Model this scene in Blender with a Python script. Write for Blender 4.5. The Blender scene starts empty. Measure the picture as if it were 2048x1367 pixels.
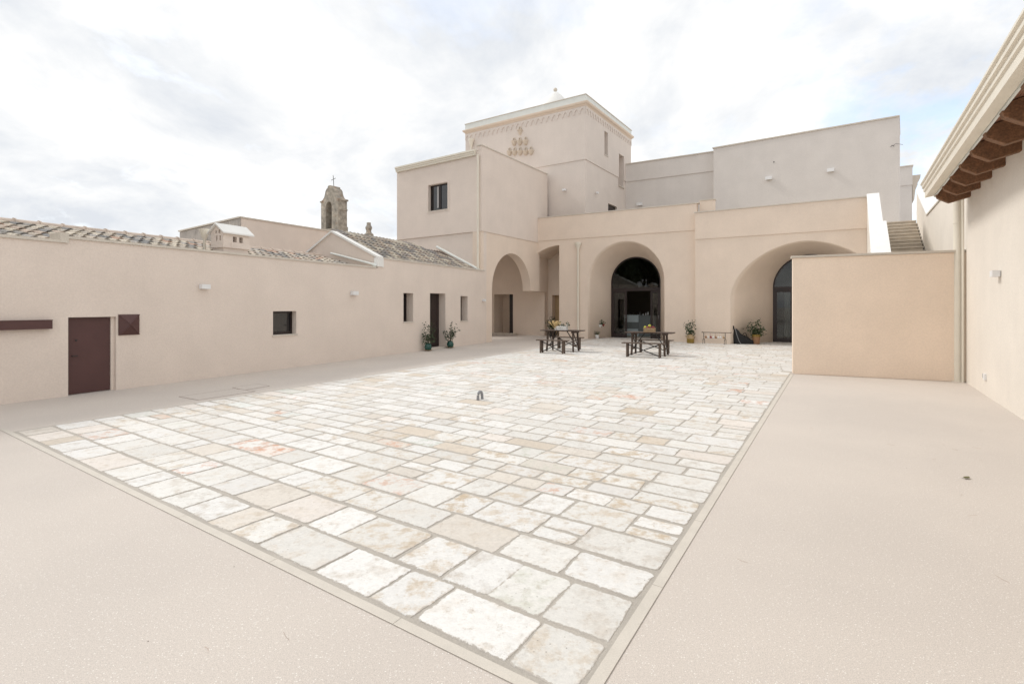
import bpy, bmesh, math, random
from mathutils import Vector, Matrix, noise
R = random.Random(7)
SC = bpy.context.scene
COL = SC.collection

# ------------------------------------------------------------------ camera
cam_d = bpy.data.cameras.new('camera'); cam = bpy.data.objects.new('camera', cam_d); COL.objects.link(cam)
cam.location = (0, 0, 1.6); cam.rotation_euler = (math.radians(90), 0, 0)
cam_d.sensor_width = 36; cam_d.lens = 18.63; cam_d.shift_y = -71.5/2048
cam_d.clip_start = .05; cam_d.clip_end = 2000
SC.camera = cam
# ------------------------------------------------------------------ world, sun, exposure
SUN_DIR = Vector((-.80, .42, .90)).normalized()       # direction towards the sun
el = math.asin(SUN_DIR.z); az = math.atan2(SUN_DIR.x, SUN_DIR.y)
W = bpy.data.worlds.new('World'); SC.world = W; W.use_nodes = True
nt = W.node_tree; nt.nodes.clear()
def wn(t, **k):
    n = nt.nodes.new(t)
    for a, v in k.items(): setattr(n, a, v)
    return n
def wmath(op, a, b=None, clamp=False):
    n = wn('ShaderNodeMath', operation=op, use_clamp=clamp)
    for i, v in enumerate((a, b)):
        if v is None: continue
        if isinstance(v, (int, float)): n.inputs[i].default_value = v
        else: nt.links.new(v, n.inputs[i])
    return n.outputs[0]
out = wn('ShaderNodeOutputWorld'); bg = wn('ShaderNodeBackground')
sky = wn('ShaderNodeTexSky', sky_type='NISHITA', sun_disc=False, sun_elevation=el, sun_rotation=az, air_density=1.0, dust_density=2.0)
tc = wn('ShaderNodeTexCoord'); sep = wn('ShaderNodeSeparateXYZ'); nt.links.new(tc.outputs['Generated'], sep.inputs[0])
zz = wmath('ADD', wmath('MAXIMUM', sep.outputs[2], 0.0), .32)
px = wmath('DIVIDE', sep.outputs[0], zz); py = wmath('DIVIDE', sep.outputs[1], zz)
cmb = wn('ShaderNodeCombineXYZ'); nt.links.new(px, cmb.inputs[0]); nt.links.new(py, cmb.inputs[1])
def wnoise(scale, detail, rough, off, dist=0.0):
    mp = wn('ShaderNodeMapping'); mp.inputs['Location'].default_value = off; mp.inputs['Rotation'].default_value = (0, 0, .5); mp.inputs['Scale'].default_value = (1.0, .75, 1)
    nt.links.new(cmb.outputs[0], mp.inputs[0])
    n = wn('ShaderNodeTexNoise'); n.inputs['Scale'].default_value = scale; n.inputs['Detail'].default_value = detail
    n.inputs['Roughness'].default_value = rough; n.inputs['Distortion'].default_value = dist
    nt.links.new(mp.outputs[0], n.inputs['Vector']); return n.outputs[0]
n1 = wnoise(2.1, 10, .60, (3.1, 1.2, 0), .3)       # light and dark bodies of cloud
n2 = wnoise(3.6, 8, .6, (7.7, 4.0, 2), .3)         # where the blue shows through
def ramp(inp, stops):
    r = wn('ShaderNodeValToRGB'); nt.links.new(inp, r.inputs[0])
    while len(r.color_ramp.elements) > 1: r.color_ramp.elements.remove(r.color_ramp.elements[-1])
    r.color_ramp.elements[0].position = stops[0][0]; r.color_ramp.elements[0].color = (*stops[0][1], 1)
    for p, c in stops[1:]:
        e = r.color_ramp.elements.new(p); e.color = (*c, 1)
    return r.outputs[0]
cl = ramp(n1, [(.34, (.60, .63, .675)), (.43, (.69, .71, .735)), (.50, (.765, .775, .785)), (.57, (.88, .88, .875)), (.64, (1.0, .995, .985)), (.72, (1.06, 1.055, 1.05))])
mask = ramp(n2, [(.54, (0, 0, 0)), (.66, (.8, .8, .8))])
# clear patch of sky low in the east
dv = wn('ShaderNodeVectorMath', operation='DOT_PRODUCT'); nt.links.new(tc.outputs['Generated'], dv.inputs[0])
dv.inputs[1].default_value = Vector((.80, 1, .27)).normalized()
near = wmath('MULTIPLY', wmath('SUBTRACT', dv.outputs['Value'], .968, True), 26.0, True)
n3 = wnoise(5.0, 8, .62, (1.7, 9.0, 1), .4)
patch = wmath('MULTIPLY', near, wmath('MULTIPLY', wmath('SUBTRACT', n3, .44, True), 6.0, True), True)
mk = wn('ShaderNodeMath', operation='MAXIMUM'); nt.links.new(wmath('MULTIPLY', mask, .25), mk.inputs[0]); nt.links.new(patch, mk.inputs[1])
skm = wn('ShaderNodeMix', data_type='RGBA', blend_type='MULTIPLY'); skm.inputs[0].default_value = 1
nt.links.new(sky.outputs[0], skm.inputs[6]); skm.inputs[7].default_value = (2.3, 2.3, 2.3, 1)
clm = wn('ShaderNodeMix', data_type='RGBA', blend_type='MULTIPLY'); clm.inputs[0].default_value = 1
nt.links.new(cl, clm.inputs[6]); clm.inputs[7].default_value = (8.7, 8.66, 8.62, 1)
hz = wn('ShaderNodeMix', data_type='RGBA'); hz.inputs[0].default_value = .30
nt.links.new(skm.outputs[2], hz.inputs[6]); nt.links.new(clm.outputs[2], hz.inputs[7])
mx = wn('ShaderNodeMix', data_type='RGBA'); nt.links.new(mk.outputs[0], mx.inputs[0])
nt.links.new(clm.outputs[2], mx.inputs[6]); nt.links.new(hz.outputs[2], mx.inputs[7])
nt.links.new(mx.outputs[2], bg.inputs[0]); bg.inputs[1].default_value = .1
nt.links.new(bg.outputs[0], out.inputs[0])

sd = bpy.data.lights.new('sun', 'SUN'); so = bpy.data.objects.new('sun', sd); COL.objects.link(so)
sd.energy = 1.3; sd.angle = math.radians(12); sd.color = (1, .965, .92)
so.rotation_euler = (-SUN_DIR).to_track_quat('-Z', 'Y').to_euler(); so.location = (-20, 10, 30)
SC.view_settings.view_transform = 'Standard'; SC.view_settings.look = 'None'
SC.view_settings.exposure = .57; SC.view_settings.gamma = 1; SC.view_settings.use_curve_mapping = False

# ------------------------------------------------------------------ materials
def mat(name, col, rough=.8, var=.0, vscale=3.0, fine=0.0, fscale=60.0, bump=0.0, bscale=80.0, col2=None, spec=.5, metal=0.0, tint=False, stain=None, drip=0.0):
    m = bpy.data.materials.new(name); m.use_nodes = True
    t = m.node_tree; n = t.nodes; b = n['Principled BSDF']
    b.inputs['Roughness'].default_value = rough; b.inputs['Metallic'].default_value = metal
    b.inputs['Specular IOR Level'].default_value = spec
    geo = n.new('ShaderNodeNewGeometry')
    rgb = n.new('ShaderNodeRGB'); rgb.outputs[0].default_value = (*col, 1); cur = rgb.outputs[0]
    if tint:
        a = n.new('ShaderNodeAttribute'); a.attribute_name = 'tint'; cur = a.outputs['Color']
    def nz(scale, detail=4, rough_=.55):
        q = n.new('ShaderNodeTexNoise'); q.inputs['Scale'].default_value = scale; q.inputs['Detail'].default_value = detail
        q.inputs['Roughness'].default_value = rough_
        t.links.new(geo.outputs['Position'], q.inputs['Vector']); return q.outputs[0]
    def rng(inp, a0, a1, b0, b1):
        r = n.new('ShaderNodeMapRange'); t.links.new(inp, r.inputs[0])
        for i, v in enumerate((a0, a1, b0, b1)): r.inputs[1+i].default_value = v
        return r.outputs[0]
    def mixc(fac, a_, b_, mode='MIX'):
        x = n.new('ShaderNodeMix'); x.data_type = 'RGBA'; x.blend_type = mode
        for sock, v in ((0, fac), (6, a_), (7, b_)):
            if isinstance(v, (int, float)): x.inputs[sock].default_value = v
            elif isinstance(v, tuple): x.inputs[sock].default_value = (*v, 1)
            else: t.links.new(v, x.inputs[sock])
        return x.outputs[2]
    if col2: cur = mixc(rng(nz(vscale, 5), .35, .65, 0, 1), cur, col2)
    if var:
        v = rng(nz(vscale*1.7, 5), .3, .7, 1-var, 1+var*.6)
        cur = mixc(1.0, cur, v, 'MULTIPLY')
    if fine:
        v = rng(nz(fscale, 3, .7), .3, .7, 1-fine, 1+fine)
        cur = mixc(1.0, cur, v, 'MULTIPLY')
    if stain: cur = mixc(rng(nz(stain[1], 6, .65), stain[2], stain[2]+.12, 0, stain[3]), cur, stain[0])
    if drip:
        mp = n.new('ShaderNodeMapping'); mp.inputs['Scale'].default_value = (3.0, 3.0, .35)
        t.links.new(geo.outputs['Position'], mp.inputs[0])
        q = n.new('ShaderNodeTexNoise'); q.inputs['Scale'].default_value = 1.6; q.inputs['Detail'].default_value = 5
        t.links.new(mp.outputs[0], q.inputs['Vector'])
        cur = mixc(1.0, cur, rng(q.outputs[0], .35, .7, 1+drip*.3, 1-drip), 'MULTIPLY')
    t.links.new(cur, b.inputs['Base Color'])
    if bump:
        bp = n.new('ShaderNodeBump'); bp.inputs['Strength'].default_value = bump; bp.inputs['Distance'].default_value = .01
        t.links.new(nz(bscale, 4, .6), bp.inputs['Height']); t.links.new(bp.outputs[0], b.inputs['Normal'])
    m['_'] = 0
    return m
PL = dict(rough=.92, var=.045, vscale=.7, fine=.045, fscale=30, bump=.5, bscale=45, spec=.2, drip=.012)
M_wall = mat('plaster_pink_cream', (.745, .65, .575), **PL)
M_block = mat('plaster_rose_cream', (.735, .645, .575), **PL)
M_tower = mat('plaster_tower', (.69, .62, .565), **PL)
M_upper = mat('plaster_grey_cream', (.68, .64, .605), **PL)
M_bay = mat('plaster_arcade', (.775, .655, .55), **PL)
M_ochre = mat('plaster_ochre_cream', (.86, .72, .595), **PL)
M_right = mat('plaster_pale_cream', (.77, .715, .64), **PL)
M_tan = mat('tan_carved_stone', (.60, .52, .43), rough=.9, var=.08, vscale=4)
M_corn = mat('cornice_plaster', (.70, .585, .48), rough=.9, var=.04)
M_cope = mat('coping_stone', (.62, .565, .49), rough=.8, var=.08, vscale=3, fine=.05, bump=.3, bscale=60)
M_white = mat('white_painted_coping', (.80, .79, .76), rough=.7, var=.05, vscale=2, fine=.02)
M_pale = mat('pale_grey_paint', (.70, .72, .69), rough=.6, var=.05, vscale=2)
M_gut = mat('painted_gutter', (.76, .71, .61), rough=.45, var=.04, vscale=2)
M_brown = mat('brown_painted_metal', (.085, .035, .032), rough=.55, var=.1, vscale=2, fine=.08, fscale=120)
M_dark = mat('dark_stained_door', (.022, .012, .010), rough=.45, var=.3, vscale=4)
M_frame = mat('dark_brown_frame', (.020, .010, .009), rough=.4)
M_pane = mat('window_glass_dark', (.012, .012, .014), rough=.04, spec=.8)
M_lamp = mat('white_lamp_housing', (.78, .78, .78), rough=.45)
M_steel = mat('grey_steel', (.27, .275, .29), rough=.55, metal=.1, var=.15, vscale=20)
M_wood = mat('dark_weathered_wood', (.070, .045, .032), rough=.75, var=.3, vscale=14, fine=.2, fscale=90)
M_wood2 = mat('grey_brown_plank', (.115, .082, .062), rough=.8, var=.3, vscale=12, fine=.2, fscale=90)
M_iron = mat('dark_iron', (.03, .026, .024), rough=.6)
M_raft = mat('rafter_wood', (.20, .098, .048), rough=.7, var=.25, vscale=7, fine=.35, fscale=40, bump=.5, bscale=50)
M_soff = mat('soffit_boards', (.30, .15, .095), rough=.7, var=.2, vscale=5)
M_old = mat('old_weathered_stone', (.46, .41, .34), rough=.95, var=.3, vscale=3, fine=.25, fscale=12, bump=1.0, bscale=16, col2=(.28, .255, .22), stain=((.32, .17, .09), 1.6, .58, .8))
M_leaf = mat('green_leaves', (.045, .075, .028), rough=.5, var=.35, vscale=25)
M_leaf2 = mat('olive_leaves', (.06, .085, .045), rough=.55, var=.35, vscale=25)
M_stem = mat('stem', (.09, .07, .045), rough=.8)
M_gpot = mat('green_glazed_pot', (.012, .075, .06), rough=.25, spec=.6, var=.2, vscale=9)
M_terra = mat('terracotta', (.32, .17, .09), rough=.8, var=.2, vscale=15)
M_yel = mat('ochre_glaze', (.26, .17, .03), rough=.35, var=.2, vscale=10)
M_clay = mat('buff_clay', (.46, .33, .19), rough=.8, var=.1, vscale=10)
M_wpot = mat('white_pot', (.75, .74, .72), rough=.5)
M_red = mat('red_petals', (.42, .03, .04), rough=.6)
M_onion = mat('purple_red_skin', (.26, .03, .05), rough=.4, var=.3, vscale=30)
M_apple = mat('yellow_green_skin', (.50, .50, .06), rough=.4)
M_apple2 = mat('dry_green_leaf', (.16, .15, .06), rough=.7, var=.3, vscale=60)
M_straw = mat('dry_straw', (.68, .52, .27), rough=.9, var=.2, vscale=30)
M_crate = mat('bare_crate_wood', (.42, .29, .17), rough=.8, var=.2, vscale=20)
M_black = mat('black_fabric', (.008, .008, .010), rough=.7, var=.3, vscale=10)
M_tread = mat('step_stone', (.62, .555, .47), rough=.85, var=.12, vscale=3, fine=.08, bump=.3)
M_riser = mat('step_riser', (.50, .44, .365), rough=.9, var=.15, vscale=3, fine=.1)
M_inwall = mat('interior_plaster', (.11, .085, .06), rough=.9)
M_counter = mat('counter_white_panel', (.62, .70, .72), rough=.5)
M_counter2 = mat('counter_grey_panel', (.18, .20, .20), rough=.5)
M_curt = mat('pale_curtain', (.45, .44, .43), rough=.9)
M_ridge = mat('ridge_tile_clay', (.60, .50, .42), rough=.9, var=.15, vscale=4, fine=.08)
M_tile = mat('old_roof_tile', (.5, .4, .3), rough=.92, var=.3, vscale=9, fine=.22, fscale=38, bump=.7, bscale=60, tint=True, stain=((.075, .07, .062), 7, .60, .55))
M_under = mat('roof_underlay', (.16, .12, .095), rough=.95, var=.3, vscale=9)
M_cover = mat('access_cover_edge', (.30, .22, .19), rough=.8)
M_curb = mat('curb_stone', (.60, .555, .49), rough=.85, var=.06, vscale=4, fine=.09, fscale=150, bump=.25, bscale=160)

def glass_mat():
    m = bpy.data.materials.new('clear_glass'); m.use_nodes = True; t = m.node_tree; n = t.nodes; n.clear()
    o = n.new('ShaderNodeOutputMaterial'); mx_ = n.new('ShaderNodeMixShader'); f = n.new('ShaderNodeFresnel'); f.inputs[0].default_value = 1.55
    tr = n.new('ShaderNodeBsdfTransparent'); tr.inputs[0].default_value = (.62, .64, .62, 1)
    gl = n.new('ShaderNodeBsdfGlossy'); gl.inputs['Roughness'].default_value = .02; gl.inputs[0].default_value = (.9, .9, .9, 1)
    t.links.new(f.outputs[0], mx_.inputs[0]); t.links.new(tr.outputs[0], mx_.inputs[1]); t.links.new(gl.outputs[0], mx_.inputs[2]); t.links.new(mx_.outputs[0], o.inputs[0])
    return m
M_glass = glass_mat()

def custom(name):
    m = bpy.data.materials.new(name); m.use_nodes = True; t = m.node_tree
    return m, t, t.nodes, t.nodes['Principled BSDF'], t.nodes.new('ShaderNodeNewGeometry')
class G:                                                # small node writer for the ground materials
    def __init__(s, t, geo): s.t = t; s.n = t.nodes; s.g = geo
    def noise(s, sc, det=4, ro=.55, out=0):
        q = s.n.new('ShaderNodeTexNoise'); q.inputs['Scale'].default_value = sc; q.inputs['Detail'].default_value = det; q.inputs['Roughness'].default_value = ro
        s.t.links.new(s.g.outputs['Position'], q.inputs['Vector']); return q.outputs[out]
    def vor(s, sc, rnd=1.0):
        q = s.n.new('ShaderNodeTexVoronoi'); q.inputs['Scale'].default_value = sc; q.inputs['Randomness'].default_value = rnd
        s.t.links.new(s.g.outputs['Position'], q.inputs['Vector']); return q
    def rng(s, i, a0, a1, b0, b1):
        r = s.n.new('ShaderNodeMapRange'); s.t.links.new(i, r.inputs[0])
        for k, v in enumerate((a0, a1, b0, b1)): r.inputs[1+k].default_value = v
        return r.outputs[0]
    def mix(s, f, a, b, mode='MIX'):
        x = s.n.new('ShaderNodeMix'); x.data_type = 'RGBA'; x.blend_type = mode
        for sock, v in ((0, f), (6, a), (7, b)):
            if isinstance(v, (int, float)): x.inputs[sock].default_value = v
            elif isinstance(v, tuple): x.inputs[sock].default_value = (*v, 1)
            else: s.t.links.new(v, x.inputs[sock])
        return x.outputs[2]
    def math(s, op, a, b=0.0, clamp=False):
        x = s.n.new('ShaderNodeMath'); x.operation = op; x.use_clamp = clamp
        for k, v in enumerate((a, b)):
            if isinstance(v, (int, float)): x.inputs[k].default_value = v
            else: s.t.links.new(v, x.inputs[k])
        return x.outputs[0]
    def bump(s, h, st, dist, b):
        q = s.n.new('ShaderNodeBump'); q.inputs['Strength'].default_value = st; q.inputs['Distance'].default_value = dist
        s.t.links.new(h, q.inputs['Height']); s.t.links.new(q.outputs[0], b.inputs['Normal'])

# smooth exposed-aggregate paving
M_ground, t_, n_, b_, g_ = custom('washed_aggregate_paving'); q = G(t_, g_)
c = q.mix(q.rng(q.noise(.45, 4), .35, .65, 0, 1), (.575, .52, .47), (.625, .565, .508))
c = q.mix(1.0, c, q.rng(q.noise(200, 2, .8), .25, .75, .70, 1.25), 'MULTIPLY')
c = q.mix(1.0, c, q.rng(q.noise(70, 3, .7), .3, .7, .93, 1.06), 'MULTIPLY')
v1 = q.vor(76)                                          # pale chips, only some of the cells
chip = q.math('MULTIPLY', q.rng(v1.outputs['Distance'], .14, .30, 1, 0), q.rng(v1.outputs['Color'], .62, .66, 0, 1))
c = q.mix(q.math('MULTIPLY', chip, .75), c, (.86, .84, .80))
v2 = q.vor(48)
dk = q.math('MULTIPLY', q.rng(v2.outputs['Distance'], .05, .12, 1, 0), q.rng(v2.outputs['Color'], .80, .82, 0, 1))
c = q.mix(q.math('MULTIPLY', dk, .6), c, (.22, .18, .15))
t_.links.new(c, b_.inputs['Base Color']); b_.inputs['Roughness'].default_value = .9; b_.inputs['Specular IOR Level'].default_value = .25
q.bump(q.noise(210, 3, .8), .35, .004, b_)

M_mortar, t_, n_, b_, g_ = custom('mortar_joint'); q = G(t_, g_)
c = q.mix(q.rng(q.noise(2.2, 5), .3, .7, 0, 1), (.42, .385, .34), (.50, .46, .405))
c = q.mix(1.0, c, q.rng(q.noise(150, 3, .8), .25, .75, .78, 1.2), 'MULTIPLY')
t_.links.new(c, b_.inputs['Base Color']); b_.inputs['Roughness'].default_value = .95
q.bump(q.noise(120, 4, .8), .8, .006, b_)

M_stone, t_, n_, b_, g_ = custom('old_limestone_flags'); q = G(t_, g_)
at = n_.new('ShaderNodeAttribute'); at.attribute_name = 'tint'
st = n_.new('ShaderNodeAttribute'); st.attribute_name = 'stain'
ed = n_.new('ShaderNodeAttribute'); ed.attribute_name = 'edge'
c = at.outputs['Color']
c = q.mix(q.math('MULTIPLY', q.rng(q.noise(5.5, 6, .62), .50, .66, 0, 1), .42), c, (.62, .535, .44))      # beige weathering
c = q.mix(q.math('MULTIPLY', q.rng(q.noise(17, 5, .7), .56, .68, 0, 1), .35), c, (.60, .56, .50))
c = q.mix(q.math('MULTIPLY', q.rng(q.noise(5.5, 8, .78), .48, .62, 0, 1), st.outputs['Alpha']), c, st.outputs['Color'])
c = q.mix(1.0, c, q.rng(q.noise(90, 4, .75), .25, .75, .90, 1.06), 'MULTIPLY')
c = q.mix(1.0, c, q.rng(q.noise(28, 6, .75), .35, .7, 1.03, .88), 'MULTIPLY')
c = q.mix(q.math('MULTIPLY', q.rng(q.noise(11, 8, .8), .56, .62, 0, 1), .5), c, (.50, .44, .37))
vp = q.vor(36)
pit = q.math('MULTIPLY', q.rng(vp.outputs['Distance'], .06, .17, 1, 0), q.math('MULTIPLY', q.rng(vp.outputs['Color'], .70, .72, 0, 1), q.rng(q.noise(3.3, 3), .46, .56, 0, 1)))
c = q.mix(q.math('MULTIPLY', pit, .8), c, (.17, .14, .11))
vq = q.vor(5.5); hole = q.math('MULTIPLY', q.rng(q.math('ADD', vq.outputs['Distance'], q.math('MULTIPLY', q.noise(60, 4, .7), .10)), .085, .13, 1, 0), q.rng(vq.outputs['Color'], .80, .81, 0, 1))
c = q.mix(q.math('MULTIPLY', hole, .75), c, (.13, .11, .09))
crk = q.rng(q.math('ABSOLUTE', q.math('SUBTRACT', q.noise(4.2, 8, .75), .5)), 0, .006, 1, 0)
crk = q.math('MULTIPLY', crk, q.rng(q.noise(1.6, 3), .50, .56, 0, .6))
c = q.mix(crk, c, (.33, .28, .22))
# mortar smeared over the worn arrises
sm = q.rng(q.math('ADD', ed.outputs['Fac'], q.math('MULTIPLY', q.math('SUBTRACT', q.noise(24, 6, .8), .5), 1.9)), .86, .95, 0, 1)
c = q.mix(sm, c, (.47, .43, .38))
t_.links.new(c, b_.inputs['Base Color']); b_.inputs['Roughness'].default_value = .72; b_.inputs['Specular IOR Level'].default_value = .35
h = q.math('ADD', q.noise(22, 5, .65), q.math('MULTIPLY', pit, -.6)); h = q.math('ADD', h, q.math('MULTIPLY', sm, -.25))
q.bump(h, .38, .012, b_)

# ------------------------------------------------------------------ mesh helpers
def box(bm, x0, x1, y0, y1, z0, z1):
    v = [bm.verts.new((x, y, z)) for z in (z0, z1) for (x, y) in ((x0, y0), (x1, y0), (x1, y1), (x0, y1))]
    for f in ((3, 2, 1, 0), (4, 5, 6, 7), (0, 1, 5, 4), (1, 2, 6, 5), (2, 3, 7, 6), (3, 0, 4, 7)): bm.faces.new([v[i] for i in f])
    return v
def prism(bm, pts, mp):                                  # pts: 2D outline; mp(p, k): outline point -> 3D for k in 0, 1
    a = [bm.verts.new(mp(p, 0)) for p in pts]; b = [bm.verts.new(mp(p, 1)) for p in pts]
    bm.faces.new(a); bm.faces.new(b[::-1]); n = len(pts)
    for i in range(n): bm.faces.new((a[i], b[i], b[(i+1) % n], a[(i+1) % n]))
    return a + b
def prism_xz(bm, pts, y0, y1): return prism(bm, pts, lambda p, k: (p[0], (y0, y1)[k], p[1]))
def prism_yz(bm, pts, x0, x1): return prism(bm, pts, lambda p, k: ((x0, x1)[k], p[0], p[1]))
def prism_xy(bm, pts, z0, z1): return prism(bm, pts, lambda p, k: (p[0], p[1], (z0, z1)[k]))
def tube(bm, path, r, n=8, cap=True):
    path = [Vector(p) for p in path]; rings = []
    rr = r if isinstance(r, (list, tuple)) else [r]*len(path)
    for i, p in enumerate(path):
        d = (path[min(i+1, len(path)-1)] - path[max(i-1, 0)]).normalized()
        u = d.cross(Vector((0, 0, 1)) if abs(d.z) < .95 else Vector((1, 0, 0))).normalized(); w = d.cross(u)
        rings.append([bm.verts.new(p + (u*math.cos(2*math.pi*k/n) + w*math.sin(2*math.pi*k/n))*rr[i]) for k in range(n)])
    for a, b in zip(rings, rings[1:]):
        for k in range(n): bm.faces.new((a[k], a[(k+1) % n], b[(k+1) % n], b[k]))
    if cap: bm.faces.new(rings[0][::-1]); bm.faces.new(rings[-1])
def lathe(bm, prof, cx=0, cy=0, cz=0, n=16):
    rings = [[bm.verts.new((cx+r*math.cos(2*math.pi*k/n), cy+r*math.sin(2*math.pi*k/n), cz+z)) for k in range(n)] if r > 1e-4 else [bm.verts.new((cx, cy, cz+z))] for r, z in prof]
    for a, b in zip(rings, rings[1:]):
        for k in range(n):
            if len(a) == 1 and len(b) == 1: continue
            if len(a) == 1: bm.faces.new((a[0], b[(k+1) % n], b[k]))
            elif len(b) == 1: bm.faces.new((a[k], a[(k+1) % n], b[0]))
            else: bm.faces.new((a[k], a[(k+1) % n], b[(k+1) % n], b[k]))
    if len(rings[0]) > 1: bm.faces.new(rings[0][::-1])
    if len(rings[-1]) > 1: bm.faces.new(rings[-1])
def bar(bm, a, b, w, h):                                 # squared bar from a to b
    a = Vector(a); b = Vector(b); d = (b-a).normalized()
    u = d.cross(Vector((0, 0, 1))); u = (u if u.length > .05 else Vector((1, 0, 0))).normalized(); v = d.cross(u)
    c = [bm.verts.new(p + u*sx*w/2 + v*sy*h/2) for p in (a, b) for sx, sy in ((-1, -1), (1, -1), (1, 1), (-1, 1))]
    for f in ((3, 2, 1, 0), (4, 5, 6, 7), (0, 1, 5, 4), (1, 2, 6, 5), (2, 3, 7, 6), (3, 0, 4, 7)): bm.faces.new([c[i] for i in f])
def B(): return bmesh.new()
def obj(name, bm, m, parent=None, label=None, smooth=False, kind=None, recalc=True, mw=None):
    if recalc: bmesh.ops.recalc_face_normals(bm, faces=bm.faces)
    me = bpy.data.meshes.new(name); bm.to_mesh(me); bm.free()
    me.materials.append(m)
    if smooth:
        for p in me.polygons: p.use_smooth = True
        if smooth == 'auto': me.set_sharp_from_angle(angle=math.radians(35))
    o = bpy.data.objects.new(name, me); COL.objects.link(o)
    if parent: o.parent = parent
    if mw: o.matrix_local = mw
    if label: o['label'] = label
    if kind: o['kind'] = kind
    return o
def thing(name, label, cat, P=(0, 0, 0), d=(1, 0), group=None, rz=None):
    o = bpy.data.objects.new(name, None); COL.objects.link(o)
    o.location = P if len(P) == 3 else (P[0], P[1], 0)
    o.rotation_euler = (0, 0, math.atan2(d[1], d[0]) if rz is None else rz)
    o.empty_display_size = .2
    o['label'] = label; o['category'] = cat
    if group: o['group'] = group
    return o
def tag(o, label, cat, group=None):
    o['label'] = label; o['category'] = cat
    if group: o['group'] = group
    return o
def cut(o, boxes=(), bm=None):
    bm = bm or B()
    for bx in boxes: box(bm, *bx)
    bmesh.ops.recalc_face_normals(bm, faces=bm.faces)
    me = bpy.data.meshes.new('cutter'); bm.to_mesh(me); bm.free()
    co = bpy.data.objects.new('c', me); COL.objects.link(co); bpy.context.view_layer.update(); co.parent = o.parent; co.matrix_parent_inverse = Matrix(); co.matrix_basis = o.matrix_basis.copy()
    md = o.modifiers.new('b', 'BOOLEAN'); md.operation = 'DIFFERENCE'; md.object = co; md.solver = 'EXACT'
    bpy.context.view_layer.update()
    dg = bpy.context.evaluated_depsgraph_get()
    new = bpy.data.meshes.new_from_object(o.evaluated_get(dg)); o.modifiers.clear(); o.data = new
    bpy.data.objects.remove(co)
def bevel(o, w=.012, seg=2):
    md = o.modifiers.new('bevel', 'BEVEL'); md.width = w; md.segments = seg; md.limit_method = 'ANGLE'; md.angle_limit = math.radians(50); md.harden_normals = False
def simple(name, m, parent, *boxes, **k):
    bm = B()
    for bx in boxes: box(bm, *bx)
    return obj(name, bm, m, parent, **k)
def unit(v): l = math.hypot(*v); return (v[0]/l, v[1]/l)
def loc(P, d, x, y, z=0):                                # frame coordinates -> world
    d = unit(d); return (P[0]+d[0]*x-d[1]*y, P[1]+d[1]*x+d[0]*y, z)

# frames: origin and left-to-right direction of every wall as seen from the court (y = into the wall)
fW = ((-8.32, 8.61), (7.49, 15.29)); fS = ((-1.33, 23.1), (.53, .848)); fL = ((-5.71, 26.3), (4.38, -3.2))
fT = ((-2.78, 31.7), (6.55, -4.55)); fK = ((3.77, 27.15), (3.6, 5.65)); fB = ((3.47, 26.1), (.86, -.51))
fC = ((7.97, 23.07), (5.23, -3.37)); fG = ((10.97, 28.85), (6.53, -4.85)); fE = ((6.95, 32), (4.25, -2.6))
fR = ((16.0, 20.95), (-.536, -.844)); fRB = ((9.5, 11.08), (-.536, -.844)); fLo = ((6.65, 12.56), (2.79, -1.33))

# ------------------------------------------------------------------ ground
bm = B(); box(bm, -400, 400, -400, 400, -.5, 0); obj('ground', bm, M_ground, kind='structure')
P0 = Vector((.275, 2.055)); U = Vector((-.821, .571)); V = Vector((.5207, .8537))
def uv(u, v, z=0): p = P0 + U*u + V*v; return Vector((p.x, p.y, z))
UM = lambda v: 8.06 + .046*v
bm = B()
vs = [bm.verts.new(uv(*p, .004)) for p in ((.0, 0), (8.10, 0), (UM(26)+.03, 26), (-6, 26))]
vs += [bm.verts.new((*loc(*fLo, x_, .14)[:2], .004)) for x_ in (3.4, .03)] + [bm.verts.new(uv(0, 12.1, .004))]
bm.faces.new(vs); pav = obj('stone_pavement', bm, M_mortar, kind='structure')

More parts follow.
